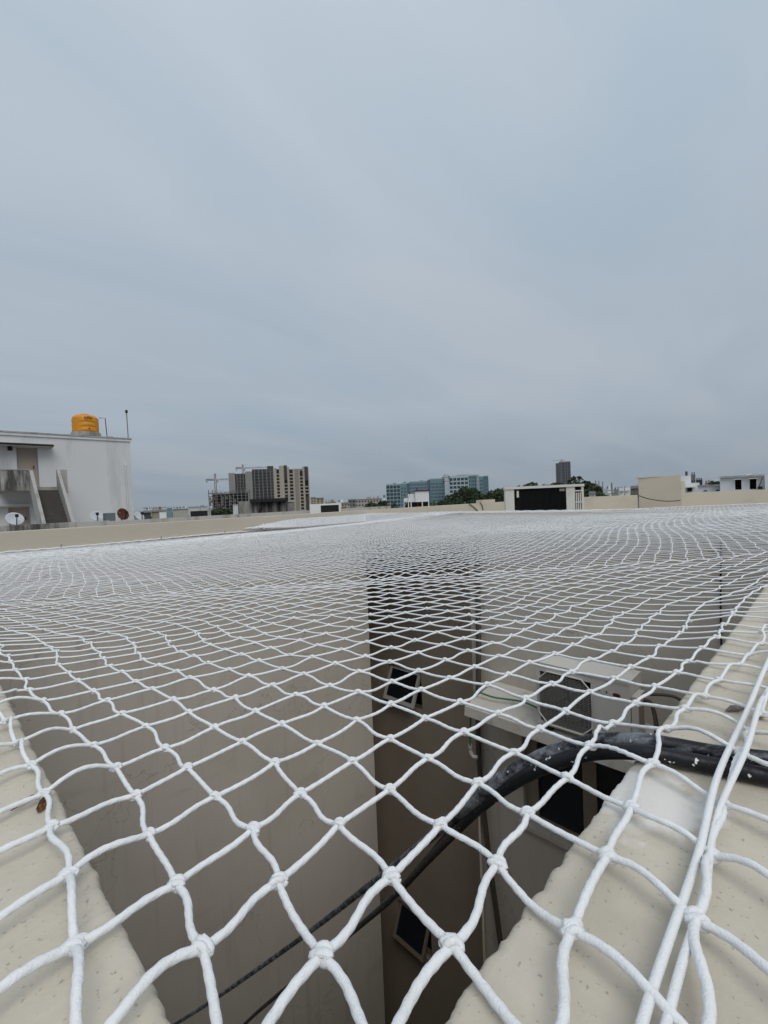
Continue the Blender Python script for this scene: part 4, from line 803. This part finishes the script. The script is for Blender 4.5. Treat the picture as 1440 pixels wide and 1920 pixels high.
b.box('curtain', M_mar, 781.5, 786, zg - .4, b.z(782, 942.2), 1.2, 1.4); bx('flue', M_void, b.o, b.x(782), b.x(783.5), 2, 2.3, b.z(782, 918.5), b.z(782, 914)); MB().prism([(b.x(757.5), zg), (b.x(758.6), zg), (b.x(770), b.z(768, 927)), (b.x(768.9), b.z(768, 927))], 1, -0.2, 0.2).build('stair_flight', M_dw, b.o)
MB().prism([(b.x(746), zg - .4), (b.x(749), zg - .4), (b.x(757.5), b.z(757, 936)), (b.x(756), b.z(757, 936))], 1, -0.6, 0.4).build('blue_sheet', mat('blue_tarp', (0.12, 0.20, 0.36), 0.6), b.o)
# lattice mast
b = Block('telecom_mast', 'tall grey lattice mast with antennas beside the glass offices', 150, 838.5, cat='mast')
zt2 = b.z(838, 889); lattice(MB(), (0, 0, 0), (0, 0, zt2), 1.1, 16, 0.09).build('lattice', M_crw, b.o)
for px, py in ((832.5, 893), (836, 890.5), (843.5, 892), (830.5, 905), (833.5, 900), (845, 898)): bx('antenna_panel', M_c2 if px % 2 else M_crw, b.o, b.x(px) - .12, b.x(px) + .14, -0.5, -0.2, b.z(px, py + 7), b.z(px, py))
for py in (896, 903): bx('cross_arm', M_c2, b.o, b.x(830), b.x(847), -0.2, -0.1, b.z(838, py), b.z(838, py) + 0.15)
bx('cable_tray', M_band, b.o, -0.15, 0.25, -0.75, -0.6, 2, zt2 - 3)

# (h) lesser buildings along the horizon
def house_(name, label, d, pa, pb, py, m, rows, cols, roof=None, trim=None, wm=None):
    b = Block(name, label, d, (pa + pb) / 2); zt2 = b.z((pa + pb) / 2, py); b.box('wall', m, pa, pb, 0, zt2, 0, 12); b.box('roof', roof or M_c3, pa - .3, pb + .3, zt2 + .002, zt2 + 0.5, -0.3, 12.2)
    zs = b.z((pa + pb) / 2, 950)
    many('window', wm or M_void, b.o, [(b.x(pa + (pb - pa) * (c + .25) / cols), b.x(pa + (pb - pa) * (c + .75) / cols), -0.08, -0.01, max(1, zs) + (zt2 - zs) * (r_ + .3) / rows, max(1, zs) + (zt2 - zs) * (r_ + .7) / rows) for r_ in range(rows) for c in range(cols)])
    return b
Mt = mat('sand_wall', (0.36, 0.30, 0.22), 0.9, 0.06, 0.2); Mg = mat('pale_grey_wall', (0.36, 0.34, 0.32), 0.9, 0.08, 0.2); Mp = mat('pinkish_wall', (0.38, 0.31, 0.27), 0.9, 0.06, 0.2)
house_('tan_building', 'tan flats just right of the beige tower', 330, 583, 593, 933.5, Mt, 4, 2); house_('tan_building', 'taller-windowed tan flats next right of the beige tower', 335, 593.5, 607.5, 934.5, Mt, 4, 2)
house_('low_pink_house', 'low pinkish house right of the white air conditioner', 260, 640, 656, 943.5, Mp, 1, 3); house_('dark_gabled_block', 'grey block with dark side before the long pale building', 280, 653, 667, 937.5, M_c1, 2, 2)
b = house_('long_pale_building', 'long pale flat-roofed building left of the glass office', 320, 666, 716, 936.5, Mg, 2, 9); b.box('stair_head', Mg, 688, 697, b.z(690, 936.5), b.z(690, 931.5), 2, 8)
b = Block('roof_water_tower', 'small elevated tank left of the glass office', 240, 721, cat='water tank'); b.box('bowl', M_c1, 719, 723, b.z(721, 932.5), b.z(721, 928), 0, 1.2); b.box('stem', M_wh2, 720, 722.2, 0, b.z(721, 932.4), 0.3, 0.9)
# left strip beyond the neighbour's edge wall
for k, (pa, pb, py, m, d, lab) in enumerate(((268, 282, 961, M_c2, 110, 'dark roof edge right of the white dish'), (283, 297, 960, Mt, 120, 'tan house with sloping sheet right of the dishes'), (298, 311, 958.5, M_wh2, 160, 'narrow white house before the mid-left skyline'), (312, 322, 954, M_teal2, 300, 'pale blue flats on the left skyline'), (323, 352, 955.5, Mg, 230, 'wide grey flats left of the weathered air conditioner'), (353, 389, 951, M_band, 420, 'hazy long building behind the weathered air conditioner'))):
    house_('distant_house', lab, d, pa, pb, py, m, 2, 4 + k % 3)
# right side
house_('white_box_house', 'two white roof boxes left of the taller cream wall block', 70, 1162, 1171, 921, M_wh2, 1, 1, M_wh2, wm=M_dw); house_('white_box_house', 'right one of the white roof boxes before the cream wall block', 72, 1173, 1182, 920, M_wh2, 1, 1, M_wh2, wm=M_dw)
house_('brown_roof_house', 'brownish house just left of the cream wall block', 90, 1183, 1198, 916, M_c1, 1, 3)
b = Block('white_terrace_house', 'white terrace house with two dark doorways at the right edge', 42, 1400)
zz = b.z(1395, 894.5); zf = b.z(1395, 921); drs = [(1379, 1391), (1406.5, 1419)]
mb = holes_wall(MB(), 1, 0, 0.3, b.x(1351), b.x(1434), 0, zz, [(b.x(p), b.x(q), b.z(1390, 918), b.z(1390, 899)) for p, q in drs]); mb.build('wall', M_wh2, b.o)
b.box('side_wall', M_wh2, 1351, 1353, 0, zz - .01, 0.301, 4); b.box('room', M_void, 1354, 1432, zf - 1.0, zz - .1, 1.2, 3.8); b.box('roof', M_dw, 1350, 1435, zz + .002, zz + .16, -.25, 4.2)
for p, q in drs:
    b.box('door_hood', M_wh2, p - 1.5, q + 1.5, b.z(1390, 899) + .01, b.z(1390, 897.6), -0.4, -.002)
b.box('wall', M_wh2, 1434.3, 1460, 0, b.z(1437, 892.5), -0.5, 4); b.box('roof_box', M_wh2, 1400, 1411, zz + .162, zz + 0.3, 1, 2)
b.box('edge_wall', M_wh2, 1296, 1452, 0, b.z(1370, 920.5), -2.2, -2.0)
bx('cooler', M_dark, b.o, b.x(1421), b.x(1430), -0.8, -0.2, b.z(1425, 917), b.z(1425, 912)); MB().tube([(b.x(1424), -0.5, b.z(1424, 912)), (b.x(1427), -0.5, b.z(1427, 904)), (b.x(1430), -0.4, b.z(1430, 897))], 0.05, 6).build('hose', M_rub, b.o)
b = Block('white_annex', 'low white annex between the cream block and the white terrace house', 46, 1330)
b.box('wall', M_wh2, 1309, 1352, 0, b.z(1330, 910), 0, 4); b.box('roof', M_dw, 1308, 1353, b.z(1330, 910), b.z(1330, 908.8), -.2, 4.1); b.box('shade', M_wht, 1341, 1354, b.z(1347, 911), b.z(1347, 909.5), -1.0, -.21)
many('window', M_void, b.o, [(b.x(p), b.x(p + 6), -.06, -.01, b.z(1330, 921), b.z(1330, 919)) for p in (1320, 1343)])
b = Block('white_stepped_house', 'white stepped house rising right behind the cream wall block', 60, 1292)
b.box('wall', M_wh2, 1270, 1296, 0, b.z(1285, 892), 0, 5); b.box('wall', M_wh2, 1284, 1312, 0, b.z(1300, 905.5), -1.2, -.01); b.box('canopy', M_wh2, 1286, 1303, b.z(1295, 914), b.z(1295, 912.5), -2.5, -1.25); b.box('void', M_void, 1289, 1298, b.z(1295, 921), b.z(1295, 914.2), -1.5, -1.21)
bx('tank', M_c2, b.o, b.x(1286), b.x(1290.5), 1, 2, b.z(1288, 891.9), b.z(1288, 883.5)); bx('tank', M_c2, b.o, b.x(1268), b.x(1276), 3, 4, b.z(1270, 893.5), b.z(1270, 890.8))
house_('far_grey_tower', 'grey block behind the white stepped house', 400, 1297, 1305, 891, M_c1, 4, 2); house_('far_grey_tower', 'small grey block right of the grey block behind the stepped house', 420, 1306, 1318, 900, M_c2, 2, 3)
for px, top, d, lab in ((1118, 901, 700, 'leftmost of the thin far chimneys right of the trees'), (1124, 902, 700, 'second of the thin far chimneys right of the trees'), (1131, 903, 690, 'rightmost of the thin far chimneys right of the trees'), (1148, 905, 500, 'single dark chimney stack standing apart near the white roof boxes')):
    b = Block('chimney_stack', lab, d, px, cat='chimney'); zz = b.z(px, top); MB().lathe([(0.9, 0), (0.6, zz), (0.45, zz + .2)], 0, 0, 8).build('stack', M_c1, b.o)
bx_ = house_('pale_low_house', 'pale low house glimpsed below the trees right of the black coil', 75, 1105, 1117, 927, M_wh2, 1, 2)

FAR = ((272, 278, 957, 380, 0, 'white flats straight above the white satellite dish'), (286, 296, 956.5, 500, 1, 'grey flats behind the tan house right of the dishes'), (300, 306, 955, 420, 2, 'sand flats behind the narrow white house'), (330, 340, 953.5, 600, 1, 'left grey flats behind the wide grey flats'), (342, 349, 952.5, 560, 0, 'white flats left of the weathered air conditioner'), (360, 372, 952.5, 700, 2, 'sand flats above the weathered air conditioner'), (376, 386, 950.5, 620, 1, 'grey flats just left of the bare concrete frame'), (610, 620, 941, 500, 1, 'grey flats above the left of the white air conditioner'), (622, 630, 940, 620, 2, 'sand flats above the right of the white air conditioner'), (632, 640, 941.5, 450, 0, 'white flats between white air conditioner and low pinkish house'), (700, 712, 934, 600, 2, 'sand flats behind the right end of the long pale building'), (1140, 1147, 916.5, 420, 0, 'white flats left of the lone chimney stack'), (1151, 1160, 917, 520, 1, 'grey flats right of the lone chimney stack'), (1165, 1176, 915.5, 600, 2, 'sand flats behind the white roof boxes'), (1185, 1196, 914, 500, 1, 'grey flats behind the brownish house'), (1322, 1330, 904.5, 480, 2, 'sand flats above the low white annex'), (1332, 1340, 905.5, 400, 0, 'white flats above the annex beside the small tree'), (1010, 1022, 917, 700, 1, 'grey flats over the black coil unit below the hazy tree'), (1074, 1084, 913, 800, 2, 'sand flats at the foot of the lone high-rise'))
for k, (pa, pb, py, d, c, lab) in enumerate(FAR):
    b = Block('distant_flats', 'tiny far-off ' + lab, d, (pa + pb) / 2, random.uniform(-25, 25), group='far-off flats in the skyline')
    zt2 = b.z((pa + pb) / 2, py); m = (M_wh2, Mg, Mt)[c]; b.box('wall', m, pa, pb, 0, zt2, 0, 11); b.box('roof_tank', M_c1, pa + 1, pa + 2.5, zt2 + .002, zt2 + 2.0, 2, 4); b.box('stair_head', m, pb - 3.2, pb - 1, zt2 + .002, zt2 + 2.6, 3, 7)
    many('window', M_void, b.o, [(b.x(pa + (pb - pa) * (q + .25) / 4), b.x(pa + (pb - pa) * (q + .7) / 4), -0.08, -0.01, zt2 - r_ * 3.1 - 2.1, zt2 - r_ * 3.1 - 0.8) for r_ in range(3) for q in range(4) if random.random() < 0.85])

# ------------------------------------------------------------------ trees
M_leaf = mat('dark_leaves', (0.035, 0.055, 0.022), 0.7, 0.3, 1.5); M_leaf2 = mat('olive_leaves', (0.055, 0.075, 0.03), 0.7, 0.3, 1.5); M_bark = mat('bark', (0.08, 0.06, 0.045), 0.9)
def leaves(center, rx, rz, n, size, rng, lobes=9):
    lob = rng.normal(0, 1, (lobes, 3)); lob /= np.linalg.norm(lob, axis=1)[:, None]; lob *= rng.uniform(0.35, 0.8, (lobes, 1)); lr = rng.uniform(0.28, 0.5, lobes)
    k = rng.integers(0, lobes, n); d = rng.normal(0, 1, (n, 3)); d /= np.linalg.norm(d, axis=1)[:, None]; p = lob[k] + d * (lr[k] * rng.uniform(0.55, 1.05, n) ** 0.6)[:, None]
    c = np.array(center) + p * np.array((rx, rx, rz)); a = rng.normal(0, 1, (n, 3)); a /= np.linalg.norm(a, axis=1)[:, None]; b = np.cross(a, rng.normal(0, 1, (n, 3))); b /= np.linalg.norm(b, axis=1)[:, None] + 1e-9
    s = size * rng.uniform(0.5, 1.3, (n, 1)); V = np.stack([c - a * s, c - b * s * 0.6, c + a * s, c + b * s * 0.6], 1).reshape(-1, 3)
    return V, np.arange(4 * n).reshape(-1, 4)
def tree(px, pyt, wpx, d, label, seed, m=None, hpx=None, n=1900):
    wpx, pyt = wpx * 1.6, pyt - 0.10 * wpx
    rng = np.random.default_rng(seed); b = Block('tree', label, d, px, cat='tree', group='trees beyond the terraces'); top = b.z(px, pyt); rx = wpx * b.k / 2; rz = min((hpx or wpx * 0.9) * b.k / 2, top * 0.48); cz = top - rz
    V, F = leaves((0, 0, cz), rx * 0.95, rz * 0.95, n, rx * 0.11, rng); link('crown', quad_mesh('crown', V, F), m or M_leaf, b.o)
    mb = MB(); mb.tube([(0, 0, 0), (0.02 * top, 0, cz * 0.6), (0, 0, cz)], np.array([0.03, 0.022, 0.012]) * top, 7)
    for q in range(4): a = q * 1.7 + seed; mb.tube([(0, 0, cz * 0.75), (rx * .45 * math.cos(a), rx * .45 * math.sin(a), cz + rz * 0.2)], np.array([0.012, 0.005]) * top, 5)
    mb.build('trunk', M_bark, b.o)
for k, (px, pyt, wpx, d, lab) in enumerate(((852, 921, 26, 130, 'round tree at the foot of the lattice mast'), (884, 911, 34, 150, 'tall tree before the white gridded office'), (905, 922, 30, 140, 'dark tree under the right end of the gridded office'), (925, 920, 28, 130, 'bushy tree right of the gridded office'), (942, 913, 26, 120, 'tree touching the left side of the black coil unit'), (868, 930, 30, 110, 'low dark shrubby tree between mast and gridded office'), (957, 909, 26, 170, 'tree top peeping over the left of the black coil unit'), (990, 908, 34, 210, 'small tree top over the middle of the black coil unit'), (1028, 899, 40, 420, 'hazy tree top left of the lone dark high-rise'), (1092, 899, 42, 130, 'large tree right of the lone dark high-rise'), (1112, 908, 34, 120, 'tree at the right end of the black coil unit'), (1128, 916, 26, 115, 'low tree left of the white roof boxes'), (715, 940, 20, 150, 'dark bushy tree at the left foot of the glass office'), (697, 944, 26, 170, 'low tree line in front of the long pale building'), (655, 951, 30, 120, 'low green tree right of the white air conditioner'), (415, 951, 30, 150, 'dark shrub below the bare frame'), (1340, 903, 16, 140, 'small tree left of the white terrace house'), (1268, 892, 10, 120, 'little tuft above the cream wall block'), (898, 926, 40, 100, 'broad dark tree crown low before the gridded office end'), (935, 928, 36, 95, 'broad low tree immediately left of the black coil unit'), (835, 936, 24, 120, 'low dark bush left of the lattice mast foot'), (1100, 914, 40, 95, 'broad low tree right of the barred end of the black coil unit'))):
    tree(px, pyt, wpx, d, lab, 40 + k, M_leaf2 if k in (13, 14) else M_leaf)
# far wood along the horizon
rng = np.random.default_rng(77); V, F, off = [], [], 0
for k in range(170):
    px = rng.uniform(-120, 1560); d = rng.uniform(320, 900); p = at(px, 945, d); hz = rng.uniform(5, 11)
    v, f = leaves((p[0], p[1], GZ + hz * 0.55), rng.uniform(5, 12), hz * 0.55, 60, 1.5, rng, 5); V.append(v); F.append(f + off); off += len(v)
link('distant_wood', quad_mesh('distant_wood', np.vstack(V), np.vstack(F)), M_leaf2, None, label='distant belt of trees along the horizon', cat='trees', kind='stuff')

# birds high over the offices
for px, py, s, lab in ((799.5, 821.5, 1.0, 'upper of two tiny birds in the sky'), (757, 855, 0.8, 'lower of two tiny birds in the sky')):
    c = at(px, py, 75); o = thing('bird', lab, 'bird', tuple(c), YAW, group='birds in the sky')
    MB().tube([(-0.03, -0.1, -0.02), (0, 0, 0), (0.01, 0.1, 0.02), (0.0, 0.2, 0.0)], np.array([0.01, 0.05, 0.05, 0.015]) * s, 6).build('body', M_void, o)
    for q in (-1, 1): MB().add([(0, -0.05, 0.02), (0, 0.07, 0.02), (q * 0.18 * s, 0.05, 0.11 * s), (q * 0.32 * s, 0.0, 0.04 * s), (q * 0.17 * s, -0.05, 0.09 * s)], [(0, 1, 2, 4), (4, 2, 3)]).build('wing', M_void, o)

# ------------------------------------------------------------------ humid air over the city
hz_ = bx('haze', None, None, -4100, 4100, -4100, 4100, GZ - 1.5, 260, kind='stuff')
mh = bpy.data.materials.new('humid_air'); mh.use_nodes = True; t = mh.node_tree; t.nodes.clear()
pv = t.nodes.new('ShaderNodeVolumePrincipled'); pv.inputs['Color'].default_value = (0.82, 0.88, 0.95, 1); pv.inputs['Density'].default_value = 0.00006; pv.inputs['Anisotropy'].default_value = 0.2
mo = t.nodes.new('ShaderNodeOutputMaterial'); t.links.new(pv.outputs[0], mo.inputs['Volume']); hz_.data.materials.append(mh)
